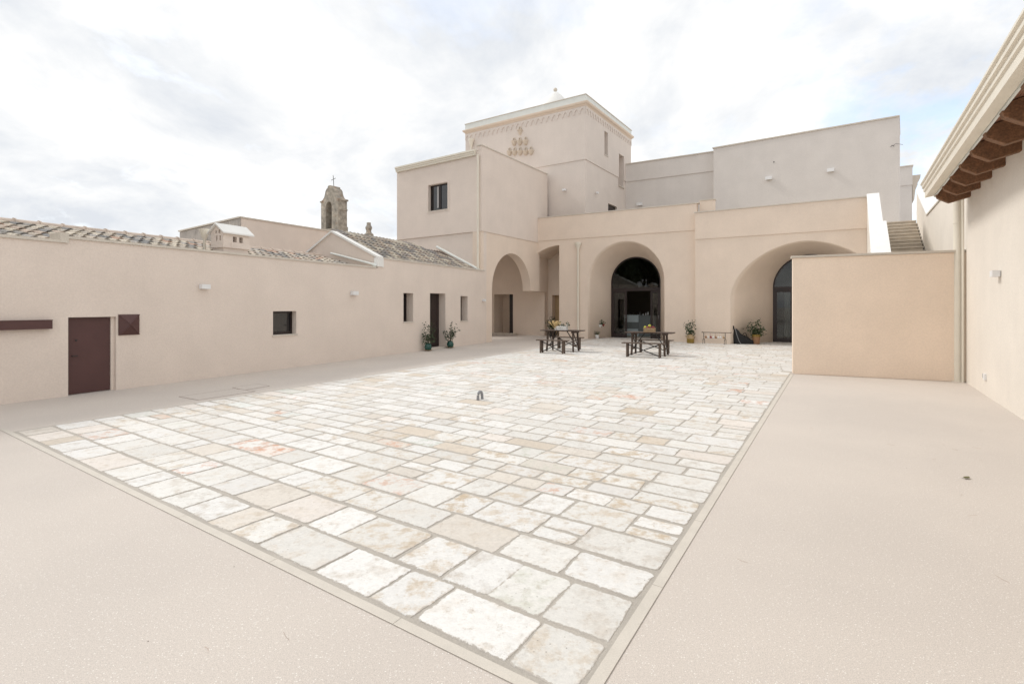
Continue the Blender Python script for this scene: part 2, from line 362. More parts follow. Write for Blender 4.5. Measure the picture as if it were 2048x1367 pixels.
PAL = [((.735, .718, .68), 11), ((.77, .757, .73), 10), ((.70, .68, .64), 6), ((.68, .63, .565), 3), ((.64, .565, .475), .6), ((.70, .715, .685), .7), ((.69, .67, .64), 1.4), ((.75, .695, .64), 1.6)]
def pick():
    s = R.uniform(0, sum(w for _, w in PAL))
    for c_, w in PAL:
        s -= w
        if s <= 0: return c_
    return PAL[0][0]
RUST = (.60, .24, .11); GREEN = (.36, .55, .44); OCH = (.52, .40, .26); GRY = (.42, .40, .37)
def stone(bm, lay, u0, u1, v0, v1, n, big):
    t, s, e = lay
    g = R.uniform(.004, .012) if v0 < 4 else R.uniform(.003, .009)
    gv = g*1.1 + .005; g = g*.7
    cs = [(u0+g, v0+gv), (u1-g, v0+gv), (u1-g, v1-gv), (u0+g, v1-gv)]
    cs = [Vector((a+R.uniform(-.010, .010), b+R.uniform(-.008, .008))) for a, b in cs]
    mn = min(u1-u0, v1-v0); pts = []
    for i in range(4):
        p = cs[i]; a = cs[i-1]-p; b = cs[(i+1) % 4]-p; r = min(R.uniform(.008, .04), mn*.2)
        p1 = p + a.normalized()*r; p2 = p + b.normalized()*r
        k = n//4 - (2 if n >= 16 else 1)
        pts.append(p1)
        if n >= 12: pts.append(p1.lerp(p2, .5).lerp(p, .52))
        pts.append(p2)
        nx = cs[(i+1) % 4]; q2 = nx - b.normalized()*min(.05, mn*.2)
        if n >= 20:
            m_ = 5 if big else 2
            for j in range(1, m_+1): pts.append(p2.lerp(q2, j/(m_+1.0)) )
        elif n >= 12: pts.append(p2.lerp(q2, .5))
    c0 = sum(pts, Vector((0, 0)))/len(pts); am = .005 if n >= 20 else .003
    off = R.uniform(0, 50)
    pts = [p + (p-c0).normalized()*(noise.noise(Vector((p.x*14+off, p.y*14, 0)))*am*1.1 + R.uniform(-am, am)*.8) for p in pts]
    ht = R.uniform(.0068, .0088); tx = R.uniform(-.0018, .0018)
    col = pick(); k = R.uniform(.955, 1.045); col = tuple(x*k for x in col)
    rr = R.random() * (.5 if v0 < 2.6 and u0 < 4.5 else 1)
    sc_, sa = (RUST, R.uniform(.5, 1.0)) if rr < .032 else (GREEN, R.uniform(.15, .4)) if rr < .052 else (OCH, R.uniform(.25, .9)) if rr < .24 else (GRY, R.uniform(.15, .4)) if rr < .36 else (OCH, 0)
    def V3(p, z, ev):
        w = bm.verts.new(uv(p.x, p.y, z)); w[t] = (*col, 1); w[s] = (*sc_, sa); w[e] = ev; return w
    ins = min(.040, mn*.14)
    lo = [V3(p, .0045, 1.0) for p in pts]
    hi = [V3(p + (c0-p).normalized()*.004, ht+tx*(p.x-c0.x)/mn, 1.0) for p in pts]
    ii = [V3(p + (c0-p).normalized()*ins, ht+tx*(p.x-c0.x)/mn+.001, 0.0) for p in pts]
    N = len(pts)
    for i in range(N):
        j = (i+1) % N
        bm.faces.new((lo[i], lo[j], hi[j], hi[i])); bm.faces.new((hi[i], hi[j], ii[j], ii[i]))
    bm.faces.new(ii)
def layers(bm):
    return (bm.verts.layers.float_color.new('tint'), bm.verts.layers.float_color.new('stain'), bm.verts.layers.float.new('edge'))
cells = []; v = .078
while v < 25.5:
    h_ = R.choice((.24, .28, .31, .34, .38, .42)) * R.uniform(.93, 1.07)
    if v < 1.7: h_ = R.uniform(.34, .45)
    elif v > 9: h_ *= .9
    u = .078 if v < 12.25 else -5.9
    um = UM(v) - .01
    while u < um - .03:
        w_ = R.uniform(.26, .62) * (1.06 if h_ > .36 else 1)
        if um - (u+w_) < .2: w_ = um - u
        if v < 1.7 and u < 2.4: w_ = max(w_, .34)
        if w_ > .8: w_ *= .5
        if h_ > .37 and w_ < .45 and v > 1.0 and R.random() < .22:      # two short stones share one wide course
            s_ = R.uniform(.42, .58); cells.append((u, u+w_, v, v+h_*s_)); cells.append((u, u+w_, v+h_*s_, v+h_))
        else: cells.append((u, u+w_, v, v+h_))
        u += w_
    v += h_
def shown(c_):                                            # how large a stone shows: distance from the camera
    p = uv((c_[0]+c_[1])/2, (c_[2]+c_[3])/2); d_ = p.y
    vis = abs(p.x) < p.y*1.0+.4 and p.y > 1.9
    return -((c_[1]-c_[0])*(c_[3]-c_[2])/d_**3) if vis else 1
cells.sort(key=shown)
cells = [c_ for c_ in cells if c_[0] > -.01 or (lambda q_: (q_.x-fLo[0][0])*.4303 + (q_.y-fLo[0][1])*.9027 > .35)(uv((c_[0]+c_[1])/2, (c_[2]+c_[3])/2))]
for c_ in cells[:298]:
    b2 = B(); nr = uv((c_[0]+c_[1])/2, (c_[2]+c_[3])/2).y < 4.2
    stone(b2, layers(b2), *c_, 20 if nr else 12, nr)
    obj('paving_stone', b2, M_stone, pav, recalc=False)
b2 = B(); ly = layers(b2)
for c_ in cells[298:]:
    y_ = uv((c_[0]+c_[1])/2, (c_[2]+c_[3])/2).y
    stone(b2, ly, *c_, 12 if y_ < 14 else 8, False)
obj('paving_stones', b2, M_stone, pav, kind='stuff', recalc=False)
# kerb strips flush along two sides of the flags
a_ = 0.0
while a_ < 8.3:
    b_n = min(a_ + R.uniform(.9, 1.25), 8.42); b2 = B()
    prism(b2, [(a_+.002, 0), (b_n-.002, 0), (b_n-.002, .060), (a_+.002, .060)], lambda p, k: uv(p[0], p[1], (.003, .0055)[k]))
    obj('curb_stone', b2, M_curb, pav); a_ = b_n
a_ = .062
while a_ < 12.1:
    b_n = min(a_ + R.uniform(.9, 1.25), 12.16); b2 = B()
    prism(b2, [(0, a_+.002), (0, b_n-.002), (.060, b_n-.002), (.060, a_+.002)], lambda p, k: uv(p[0], p[1], (.003, .0055)[k]))
    obj('curb_stone', b2, M_curb, pav); a_ = b_n

# ------------------------------------------------------------------ left wing (long low building)
def roof_tile_bm(bm, lay, col, W0=.19, L=.5, h=.098, M=None, n=6):
    # barrel tile, crown up, tapering towards the ridge (local: x across, y up the slope)
    def pt(a, y, k, dz):
        w = (W0/2 if y < L/2 else W0*.42) * k; hh = (h if y < L/2 else h*.82)
        p = Vector((-math.cos(a)*w, y, math.sin(a)*hh*k + dz + (.028 if y < L/2 else 0)))
        return M @ p if M else p
    oo = [[bm.verts.new(pt(math.pi*i/n, y, 1, 0)) for i in range(n+1)] for y in (0, L)]
    inn = [[bm.verts.new(pt(math.pi*i/n, y, .84, -.002)) for i in range(n+1)] for y in (0, L*.4)]
    for i in range(n):
        bm.faces.new((oo[0][i], oo[0][i+1], oo[1][i+1], oo[1][i]))
        bm.faces.new((inn[0][i+1], inn[0][i], inn[1][i], inn[1][i+1]))
        bm.faces.new((oo[0][i+1], oo[0][i], inn[0][i], inn[0][i+1]))
    for r_ in oo + inn:
        for v_ in r_: v_[lay] = (*col, 1)
TC = [(.52, .45, .37), (.60, .53, .43), (.44, .39, .33), (.32, .30, .275), (.235, .23, .225), (.54, .36, .27), (.63, .56, .46), (.48, .39, .32), (.40, .37, .34)]
def tile_roof(parent, x0, x1, y0, z0, y1, z1, dx, dy, skip, tints, keep=290, key=None):
    sl = math.atan2(z1-z0, y1-y0); Ls = math.hypot(z1-z0, y1-y0)
    vars_ = []
    for c_ in tints:
        for _ in range(2):
            b = B(); ly = b.verts.layers.float_color.new('tint'); k = R.uniform(.9, 1.1)
            roof_tile_bm(b, ly, tuple(x*k for x in c_), W0=dx*.86); bmesh.ops.recalc_face_normals(b, faces=b.faces)
            me = bpy.data.meshes.new('roof_tile'); b.to_mesh(me); b.free(); me.materials.append(M_tile)
            for p in me.polygons: p.use_smooth = True
            me.set_sharp_from_angle(angle=math.radians(40)); vars_.append((me, c_))
    spots = []
    i = 0; x = x0
    while x < x1:
        j = 0
        while j*dy < Ls - .08:
            if not skip(x, y0 + j*dy*math.cos(sl)): spots.append((x, j))
            j += 1
        x += dx; i += 1
    spots.sort(key=key or (lambda s: s[0]))
    stuff = B(); ly = stuff.verts.layers.float_color.new('tint')
    for n, (x, j) in enumerate(spots):
        d_ = j*dy
        M = Matrix.Translation((x+R.uniform(-.008, .008), y0+d_*math.cos(sl), z0+d_*math.sin(sl)+.01)) @ Matrix.Rotation(sl, 4, 'X') @ Matrix.Rotation(R.uniform(-.04, .04), 4, 'Z')
        me, c_ = R.choice(vars_)
        if n < keep:
            o = bpy.data.objects.new('roof_tile', me); COL.objects.link(o); o.parent = parent; o.matrix_local = M
        else: roof_tile_bm(stuff, ly, c_, W0=dx*.86, M=M)
    if len(stuff.verts): obj('roof_tiles', stuff, M_tile, parent, kind='stuff', smooth='auto')
    else: stuff.free()
    b = B(); prism_yz(b, [(y0-.08, z0-.02), (y1, z1-.02), (y1, z1-.2), (y0-.08, z0-.2)], x0-.1, x1); obj('roof_deck', b, M_under, parent)
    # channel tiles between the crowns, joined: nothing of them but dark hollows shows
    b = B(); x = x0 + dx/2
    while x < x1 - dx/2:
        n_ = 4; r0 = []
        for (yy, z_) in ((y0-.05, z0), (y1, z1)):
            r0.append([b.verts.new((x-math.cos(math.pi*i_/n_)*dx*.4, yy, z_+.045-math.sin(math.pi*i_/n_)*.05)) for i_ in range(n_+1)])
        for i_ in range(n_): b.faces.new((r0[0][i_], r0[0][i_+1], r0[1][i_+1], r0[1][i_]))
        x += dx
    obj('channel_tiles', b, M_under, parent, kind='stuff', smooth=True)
def ridge(parent, x0, x1, y, z, r=.10, L=.41):
    x = x0
    while x < x1:
        b = B(); n = 8
        ra, rb_ = r*R.uniform(1.04, 1.1), r*.9
        e0 = [[b.verts.new((xx, y-math.cos(math.pi*i/n)*rr, z+.055+math.sin(math.pi*i/n)*rr*.8)) for i in range(n+1)] for xx, rr in ((x, rb_), (x+L*.93, rb_*1.02), (x+L*.935, ra*1.1), (x+L*1.0, ra*1.1))]
        for a, c_ in zip(e0, e0[1:]):
            for i in range(n): b.faces.new((a[i], a[i+1], c_[i+1], c_[i]))
        b.faces.new(e0[0]); b.faces.new(e0[-1][::-1])
        obj('ridge_tile', b, M_ridge, parent, smooth='auto'); x += L

def opening(parent, name, x0, x1, z0, z1, dep, m_in, frame=None, sill=True, split=False, rail=None, y0=0.0, pane=None):
    """frame + pane at the back of a reveal"""
    fw = .05
    w = simple(name, m_in if frame is None else frame, parent,
               (x0, x0+fw, y0+dep-.05, y0+dep, z0, z1), (x1-fw, x1, y0+dep-.05, y0+dep, z0, z1), (x0+fw, x1-fw, y0+dep-.05, y0+dep, z0, z0+fw*1.4), (x0+fw, x1-fw, y0+dep-.05, y0+dep, z1-fw, z1))
    simple('pane', pane or M_pane, w, (x0+fw, x1-fw, y0+dep-.02, y0+dep-.012, z0+fw*1.4, z1-fw))
    if split: simple('mullion', frame or m_in, w, ((x0+x1)/2-.04, (x0+x1)/2+.04, y0+dep-.055, y0+dep-.021, z0+fw*1.4, z1-fw))
    if sill: simple('sill', M_cope, w, (x0-.03, x1+.03, y0-.025, y0+dep-.051, z0-.035, z0+.001))
    return w

Wg = thing('low_wing', 'long low pink-cream building with tiled roof along the left side of the court', 'building', *fW)
b = B(); prism_xz(b, [(-5, 0), (9.19, 0), (9.19, 2.80), (.90, 2.80), (.90, 2.72), (-5, 2.72)], 0, .5)
w = obj('wall', b, M_wall, Wg)
cut(w, [(.93, 1.70, -.1, .14, -.05, 1.40), (5.25, 5.98, -.1, .24, .87, 1.47)])
simple('coping', M_cope, Wg, (-5, .80, -.03, .34, 2.721, 2.77), (.80, .925, -.035, .34, 2.721, 2.90), (.926, 9.10, -.03, .34, 2.801, 2.85))
d = simple('door', M_brown, Wg, (.932, 1.64, .09, .138, .012, 1.388)); 
simple('door_jamb', M_wall, Wg, (1.642, 1.698, .06, .139, .0, 1.399))
b = B(); tube(b, [(1.02, .085, .70), (1.02, .055, .70), (1.10, .055, .70)], .008, 6); obj('handle', b, M_iron, d)
b = B(); lathe(b, [(.018, 0), (.018, .01), (0, .012)], n=10); o = obj('peephole', b, M_iron, d, mw=Matrix.Translation((1.09, .09, .98)) @ Matrix.Rotation(math.radians(90), 4, 'X'))
opening(Wg, 'window', 5.252, 5.978, .872, 1.468, .20, M_frame, rail=True)
simple('back_wall', M_wall, Wg, (-5, 9.18, 5.0, 5.3, 0, 2.8))
simple('end_wall', M_wall, Wg, (-5.3, -5, 0, 5.3, 0, 2.8))
CH = (4.10, 5.0, .30, .95)
tile_roof(Wg, -4.6, 9.08, .22, 2.64, 2.5, 3.21, .21, .33, lambda x, y: CH[0]-.08 < x < CH[1]+.12 and y < CH[3]+.1, TC, 296, key=lambda s: (s[0] < -.6, s[0]))
ridge(Wg, -4.6, 9.05, 2.52, 3.24)
b = B(); prism_yz(b, [(2.5, 3.24), (5.2, 2.7), (5.2, 2.5), (2.5, 3.04)], -4.6, 9.1); obj('rear_roof', b, M_under, Wg)
simple('lead_flashing', M_steel, Wg, (3.95, 4.11, .36, .9, 2.77, 2.80))

# chimney shaped like a little house
Ch = thing('chimney_pot_house', 'small cream chimney shaped like a house with white gabled roof on the tiled roof', 'chimney', loc(*fW, 4.16, .36, 2.6), fW[1]); Ch.scale = (.84, .84, .84)
cw = simple('base', M_block, Ch, (.03, .80, .03, .50, .06, .50))
cb = B(); prism_yz(cb, [(0, .47), (.53, .47), (.53, .90), (.265, 1.12), (0, .90)], 0, .83); cb = obj('house_body', cb, M_block, Ch)
cut(cb, [(-.2, .3, .10, .17, .66, .80), (-.2, .3, .25, .32, .66, .80), (-.2, .3, .13, .20, .87, .97), (-.2, .3, .28, .34, .87, .95), (.30, .42, -.2, .3, .64, .80), (.50, .62, -.2, .3, .64, .80)])
simple('ledge', M_block, Ch, (-.02, .85, -.02, .55, .465, .485), (.24, .85, -.015, -.002, .47, .625))
b = B()
for s in (0, 1):
    y0_, y1_ = (-.09, .265) if s == 0 else (.62, .265)
    prism_yz(b, [(y0_, .855), (y1_, 1.125), (y1_, 1.165), (y0_, .895)], -.07, .93)
obj('gable_roof', b, M_white, Ch)
Ff = thing('vent_funnel', 'small cream rainwater funnel on a short pipe left of the house-shaped chimney', 'funnel', loc(*fW, 4.16, 1.05, 2.9))
b = B(); lathe(b, [(.03, -.2), (.03, .30), (.05, .34), (.11, .52), (.12, .56), (.10, .56)], n=12); obj('funnel', b, M_gut, Ff, smooth='auto')

# gabled wing behind the end of the long wall
G2 = thing('gabled_wing', 'taller tiled wing with a white-capped gable between the low wing and the corner block', 'building', *fW)
b = B(); prism_xz(b, [(9.19, 0), (16.22, 0), (16.22, 3.12), (9.19, 3.12)], 0, .5); w = obj('wall', b, M_wall, G2)
cut(w, [(10.51, 11.06, -.1, .40, 1.06, 2.05), (12.07, 13.10, -.1, .38, .05, 2.08), (14.20, 14.75, -.1, .42, 1.0, 2.01)])
simple('coping', M_cope, G2, (9.42, 16.20, -.03, .3, 3.121, 3.17))
gz = lambda y: 3.16 + (4.10-3.16)*y/1.95 if y < 1.95 else 4.10 - (y-1.95)*.58
b = B(); prism_yz(b, [(.0, 2.9), (.02, gz(0)-.04), (1.95, 4.06), (3.6, gz(3.6)-.04), (3.6, 2.6)], 9.2, 9.40); obj('gable_wall', b, M_wall, G2)
b = B()
prism_yz(b, [(-.03, gz(0)-.04), (1.95, 4.061), (1.95, 4.125), (-.03, gz(0)+.03)], 9.15, 9.43)
prism_yz(b, [(3.65, gz(3.6)-.06), (1.95, 4.061), (1.95, 4.125), (3.65, gz(3.6)+.01)], 9.15, 9.43)
box(b, 9.14, 9.44, -.04, .10, 2.86, gz(0)-.02); obj('gable_coping', b, M_white, G2)
opening(G2, 'window', 10.512, 11.058, 1.062, 2.048, .34, M_frame); opening(G2, 'window', 14.202, 14.748, 1.002, 2.008, .34, M_frame)
d = simple('door', M_dark, G2, (12.072, 13.098, .30, .35, .062, 2.078))
for k in range(6): simple('door_board', M_frame, d, (12.10+k*.165, 12.10+k*.165+.157, .292, .2995, .10, 2.05))
simple('door_step', M_cope, G2, (12.02, 13.15, -.05, .30, .0, .049))
tile_roof(G2, 9.55, 15.9, .25, 3.10, 1.93, 4.0, .20, .255, lambda x, y: x > 12.8 + (2.0-y)*1.55 + .9, [(.40, .345, .28), (.30, .27, .235), (.22, .205, .19), (.46, .41, .33), (.25, .22, .20), (.36, .29, .23)], 298, key=lambda s: s[0])
ridge(G2, 9.45, 13.0, 1.97, 4.0, .085, .38)
b = B(); prism_yz(b, [(1.95, 4.02), (4.6, 2.8), (4.6, 2.6), (1.95, 3.8)], 9.42, 13.6); obj('rear_roof', b, M_under, G2)
b = B(); tube(b, [(9.10, 1.9, 3.36), (9.10, .10, 2.93)], .035, 8); tube(b, [(9.10, .12, 2.93), (9.11, .04, 2.90), (9.11, .0, 2.86)], .05, 8); obj('gutter_pipe', b, M_pale, G2, smooth='auto')

# fixtures of the left wall
Hb = thing('fold_down_counter', 'long brown metal hatch bar projecting from the wall left of the brown door', 'canopy', loc(*fW, 0, 0, 0), fW[1])
simple('hood', M_brown, Hb, (-.9, .66, -.10, -.002, 1.21, 1.355)); simple('hood_lid', M_brown, Hb, (-.905, .665, -.106, -.002, 1.356, 1.366))
Vc = thing('vent_hood', 'brown pyramid-shaped metal vent cover beside the low brown door', 'vent', loc(*fW, 1.92, 0, 1.24), fW[1])
b = B(); q4 = [b.verts.new((sx*.185, -.004, sz*.20)) for sx, sz in ((-1, -1), (1, -1), (1, 1), (-1, 1))]; q5 = [b.verts.new((sx*.18, -.03, sz*.195)) for sx, sz in ((-1, -1), (1, -1), (1, 1), (-1, 1))]
ap = b.verts.new((-.03, -.13, 0)); b.faces.new(q4[::-1])
for i in range(4): b.faces.new((q4[i], q4[(i+1) % 4], q5[(i+1) % 4], q5[i])); b.faces.new((q5[i], q5[(i+1) % 4], ap))
obj('cover', b, M_brown, Vc)
b = B()
for sx, sz in ((-1, -1), (1, -1), (1, 1), (-1, 1)): bar(b, (sx*.18, -.033, sz*.195), (-.03, -.133, 0), .012, .012)
obj('seam', b, M_brown, Vc)
def lamp(P, label, rz, s=1.0, group='white box lamps on the walls'):
    o = thing('wall_lamp', label, 'lamp', P, group=group, rz=rz)
    simple('housing', M_lamp, o, (-.10*s, .10*s, -.11*s, -.012, -.05*s, .05*s)); simple('mounting_plate', M_lamp, o, (-.07*s, .07*s, -.012, -.001, -.04*s, .04*s))
def rzof(f): return math.atan2(f[1][1], f[1][0])
lamp(loc(*fW, 3.43, 0, 2.03), 'white box lamp on the left wall between the brown vent and the wide window', rzof(fW))
lamp(loc(*fW, 8.08, 0, 1.99), 'white box lamp on the left wall below the white-capped gable', rzof(fW), 1.15)
lamp(loc(*fW, 16.05, 0, 1.86), 'white box lamp beside the porch arch, right of the last slit window', rzof(fW), .95)
lamp(loc(*fT, 6.77, -.03, 7.69), 'white box lamp on the tower face left of its corner', rzof(fT), 1.0)
lamp(loc(*fK, 1.32, -.03, 7.63), 'small white lamp on the tower face right of its corner', rzof(fK), .9)
lamp(loc(*fG, 2.77, 0, 8.15), 'left of the two white lamps on the tall grey-cream upper wall', rzof(fG), 1.5)
lamp(loc(*fG, 5.50, 0, 8.14), 'right of the two white lamps on the tall grey-cream upper wall', rzof(fG), 1.5)
lamp(loc(*fE, .79, 0, 7.66), 'white lamp low on the set-back wall just right of the tower', rzof(fE), 1.6)
lamp(loc(*fRB, 2.91, 0, 2.13), 'white box lamp on the pale right-hand building under the eaves', rzof(fRB), 1.0)

# ------------------------------------------------------------------ corner block with porch
Bk = thing('corner_block', 'two-storey rose-cream block at the court corner with one dark window and a porch arch', 'building', (0, 0))
def wf(f): return Matrix.Translation((f[0][0], f[0][1], 0)) @ Matrix.Rotation(rzof(f), 4, 'Z')
A0 = Vector(loc(*fL, 0, 0)); A1 = Vector(loc(*fS, 0, 0)); A2 = Vector(loc(*fS, 6.08, 0)); A3 = A0 + (A2-A1)
b = B(); prism_xy(b, [(p.x, p.y) for p in (A0, A1, A2, A3)], 4.88, 8.42); up = obj('upper_storey', b, M_block, Bk)
b = B(); b2 = B(); box(b2, 2.19, 3.41, -.3, .22, 6.06, 7.28); b2.transform(wf(fL)); cut(up, bm=b2)
w = opening(Bk, 'window', 2.192, 3.408, 6.062, 7.278, .20, M_frame, split=True); w.matrix_local = wf(fL)
simple('curtain', M_curt, w, (2.62, 2.72, .14, .15, 6.2, 7.2))
b = B(); prism_xz(b, [(2.10, 5.98), (3.50, 5.98), (3.50, 7.36), (2.10, 7.36)], -.015, -.002); o = obj('window_surround', b, M_block, Bk, mw=wf(fL))
cut(o, [(2.17, 3.43, -.2, .2, 6.03, 7.30)])
b = B(); prism_yz(b, [(-.02, 8.20), (-.10, 8.22), (-.10, 8.29), (-.13, 8.30), (-.13, 8.37), (-.17, 8.38), (-.17, 8.45), (-.02, 8.45)], .02, 5.12); obj('gutter', b, M_gut, Bk, mw=wf(fL))
b = B(); box(b, -.04, 5.2, -.001, .3, 8.421, 8.50); obj('coping', b, M_cope, Bk, mw=wf(fL))
b = B(); box(b, .0, 6.05, -.0, .25, 8.421, 8.60); obj('parapet', b, M_block, Bk, mw=wf(fS))
b = B(); box(b, -.03, 6.1, -.03, .28, 8.601, 8.65); obj('parapet_coping', b, M_cope, Bk, mw=wf(fS))
b = B(); box(b, .0, 5.38, .05, .4, 0, 4.878); obj('lower_front_wall', b, M_block, Bk, mw=wf(fL))
def arc(cx, cz, r, a0, a1, n, rz=None): return [(cx + r*math.cos(a0+(a1-a0)*i/n), cz + (rz or r)*math.sin(a0+(a1-a0)*i/n)) for i in range(n+1)]
b = B()
prism_xz(b, [(.03, 0), (.86, 0)] + arc(2.60, 2.37, 1.74, math.pi, 0, 28) + [(5.25, 2.37), (5.25, 4.878), (.03, 4.878)], .03, .5)
obj('arched_wall', b, M_bay, Bk, mw=wf(fS), smooth='auto')
pr = B(); prism_xz(pr, [(-8.2, 0), (-2.86, 0), (-2.86, 4.72), (-8.2, 4.72)], 1.5, 2.6); pw = obj('porch_back_wall', pr, M_bay, Bk, mw=wf(fB))
cut(pw, [(-6.12, -4.86, 1.2, 2.45, -.1, 2.28)])
b = B(); prism_xz(b, [(-2.86, 0), (-1.1, 0), (-1.1, 4.72), (-2.86, 4.72)], 1.9, 2.6); pw2 = obj('porch_recess_wall', b, M_bay, Bk, mw=wf(fB))
cut(pw2, [(-2.60, -1.30, 1.7, 2.3, -.1, 2.2)])
b = B(); box(b, -5.5, -4.862, 2.2, 2.25, .01, 2.278); obj('porch_door', b, M_dark, Bk, mw=wf(fB))
b = B(); box(b, -2.598, -1.302, 2.25, 2.298, 0, 2.19); obj('niche_panel', b, M_clay, Bk, mw=wf(fB))
b = B(); box(b, -8.6, -8.2, -1, 3, 0, 4.72); obj('porch_end_wall', b, M_bay, Bk, mw=wf(fB))
b = B(); box(b, -6.4, -4.6, 1.1, 1.49, 0.005, .09); obj('porch_step', b, M_tread, Bk, mw=wf(fB))

Dp = thing('downpipe', 'cream downpipe at the right edge of the corner block front', 'pipe', *fL)
b = B(); tube(b, [(5.28, -.09, 8.2), (5.28, -.07, 8.0), (5.28, -.07, 3.25)], .05, 10); obj('pipe', b, M_gut, Dp, smooth='auto')
b = B(); [tube(b, [(5.28, -.07, z), (5.28, -.07, z+.04)], .058, 10) for z in (4.0, 5.4, 6.8)]; obj('bracket', b, M_gut, Dp)
b = B(); tube(b, [(2.75, -.02, 4.36), (5.3, -.05, 3.20)], .06, 8); tag(obj('roof_flashing', b, M_pale, mw=wf(fL), smooth='auto'), 'pale sloping gutter where the tiled roof meets the corner block', 'gutter')

# ------------------------------------------------------------------ tower
Tw = thing('tower', 'square tower with white parapet, small arch frieze and slit windows above the corner block', 'tower', (0, 0))
T0 = Vector((-2.78, 31.7, 0)); T1 = Vector((3.77, 27.15, 0)); T2 = Vector((7.37, 32.8, 0)); T3 = T0 + (T2-T1); TCn = (T0+T1+T2+T3)/4
def ringp(s): return [(p.x + (p-TCn).normalized().x*s, p.y + (p-TCn).normalized().y*s) for p in (T0, T1, T2, T3)]
b = B(); prism_xy(b, ringp(-.05), 4.9, 9.13); lo_ = obj('lower_shaft', b, M_tower, Tw)
b = B(); prism_xy(b, ringp(0), 9.13, 11.86); up = obj('upper_shaft', b, M_tower, Tw)
b2 = B(); box(b2, 2.48, 2.98, -.2, .45, 9.98, 11.27); box(b2, 4.66, 5.48, -.2, .6, 8.68, 10.55); b2.transform(wf(fK)); cut(up, bm=b2)
b2 = B(); box(b2, 4.66, 5.48, -.2, .6, 8.68, 10.55); box(b2, 3.10, 4.45, -.2, .3, 5.0, 7.38); b2.transform(wf(fK)); cut(lo_, bm=b2)
for (a_, c_, z_) in ((2.45, 3.01, 9.95), (4.63, 5.51, 8.65)):
    b = B(); box(b, a_, c_, -.03, .1, z_-.02, z_+.03); obj('sill', b, M_cope, Tw, mw=wf(fK))
b = B(); box(b, 3.12, 4.43, .15, .2, 5.0, 7.37); obj('terrace_door', b, M_dark, Tw, mw=wf(fK))
b = B()
prof = [(0.0, 11.861), (.03, 11.90), (.06, 11.94), (.16, 11.99), (.19, 12.05), (.19, 12.09), (0, 12.10)]
rings = [[b.verts.new((x, y, z)) for x, y in ringp(s)] for s, z in prof]
for r0, r1 in zip(rings, rings[1:]):
    for k in range(4): b.faces.new((r0[k], r0[(k+1) % 4], r1[(k+1) % 4], r1[k]))
b.faces.new(rings[0]); b.faces.new(rings[-1]); obj('cornice', b, M_corn, Tw)
b = B(); prism_xy(b, ringp(0.02), 12.101, 12.44); obj('parapet', b, M_pale, Tw)
b = B(); prism_xy(b, ringp(.06), 12.441, 12.475); obj('parapet_coping', b, M_cope, Tw)
def pointed(w=.33):
    b = B(); y0, y1 = -.035, -.001; k = w/2
    o_ = [(-k, 11.85), (k, 11.85), (k, 11.50), (k-.035, 11.50)] + [(k-.045, 11.56), (k-.05, 11.63), (.07, 11.70), (0, 11.76), (-.07, 11.70), (-k+.05, 11.63), (-k+.045, 11.56)] + [(-k+.035, 11.50), (-k, 11.50)]
    prism_xz(b, o_, y0, y1); bmesh.ops.recalc_face_normals(b, faces=b.faces)
    me = bpy.data.meshes.new('frieze_arch'); b.to_mesh(me); b.free(); me.materials.append(M_tower); return me
fa = pointed()
for f, n_a, L_ in ((fT, 24, 7.97), (fK, 20, 6.69)):
    for k in range(n_a):
        o = bpy.data.objects.new('frieze_arch', fa); COL.objects.link(o); o.parent = Tw
        o.matrix_local = wf(f) @ Matrix.Translation((L_*(k+.5)/n_a, 0, 0)) @ Matrix.Diagonal((L_/n_a/.335, 1, 1, 1))
b = B(); lathe(b, [(.95, 12.4), (.95, 13.2), (.80, 13.45), (.60, 13.72), (.36, 13.98), (.18, 14.12), (.07, 14.18), (.07, 14.2)], 2.55, 31.2, 0, 20); o = obj('cupola', b, M_white, Tw, smooth='auto')
b = B(); lathe(b, [(0.03, -.04), (.06, 0.0), (.10, .06), (.12, .12), (.10, .19), (.05, .23), (0, .24)], 2.55, 31.2, 14.20, 12); obj('finial_ball', b, M_cope, o, smooth=True)
# nesting corbels: nine pots with small arched niches
def corbel(x, z, label, k):
    o = thing('corbel_nest', label, 'corbel', loc(*fT, x, 0, z), fT[1], group='bird-nest corbels in a triangle on the tower'); o.scale = (.86, 1, .86)
    b = B(); n = 10; pr_ = [(.20, .03), (.20, 0), (.15, -.06), (.10, -.18), (.03, -.30)] if k else [(.20, .03), (.20, 0), (.17, -.08), (.13, -.2), (.05, -.27)]
    rs = [[b.verts.new((r*math.cos(math.pi+math.pi*i/n), r*1.1*math.sin(math.pi+math.pi*i/n)-.001, zz_)) for i in range(n+1)] for r, zz_ in pr_]
    for r0, r1 in zip(rs, rs[1:]):
        for i in range(n): b.faces.new((r0[i], r0[i+1], r1[i+1], r1[i]))
    b.faces.new(rs[0]); b.faces.new(rs[-1]); obj('pot', b, M_tan, o)
    b = B(); pts = [(-.10, .03)] + arc(0, .16, .10, math.pi, 0, 8) + [(.10, .03)]
    inn = [(p[0]*.6, .03 + (p[1]-.03)*.82) for p in pts]
    for y0, y1 in ((-.05, -.001),):
        a = [b.verts.new((p[0], y0, p[1])) for p in pts]; c_ = [b.verts.new((p[0], y0, p[1])) for p in inn]
        a2 = [b.verts.new((p[0], y1, p[1])) for p in pts]; c2 = [b.verts.new((p[0], y1, p[1])) for p in inn]
        for i in range(len(pts)-1):
            b.faces.new((a[i], a[i+1], c_[i+1], c_[i])); b.faces.new((a[i], a2[i], a2[i+1], a[i+1])); b.faces.new((c_[i], c_[i+1], c2[i+1], c2[i]))
    obj('niche_arch', b, M_tan, o)
names = ['single corbel at the top of the triangle']
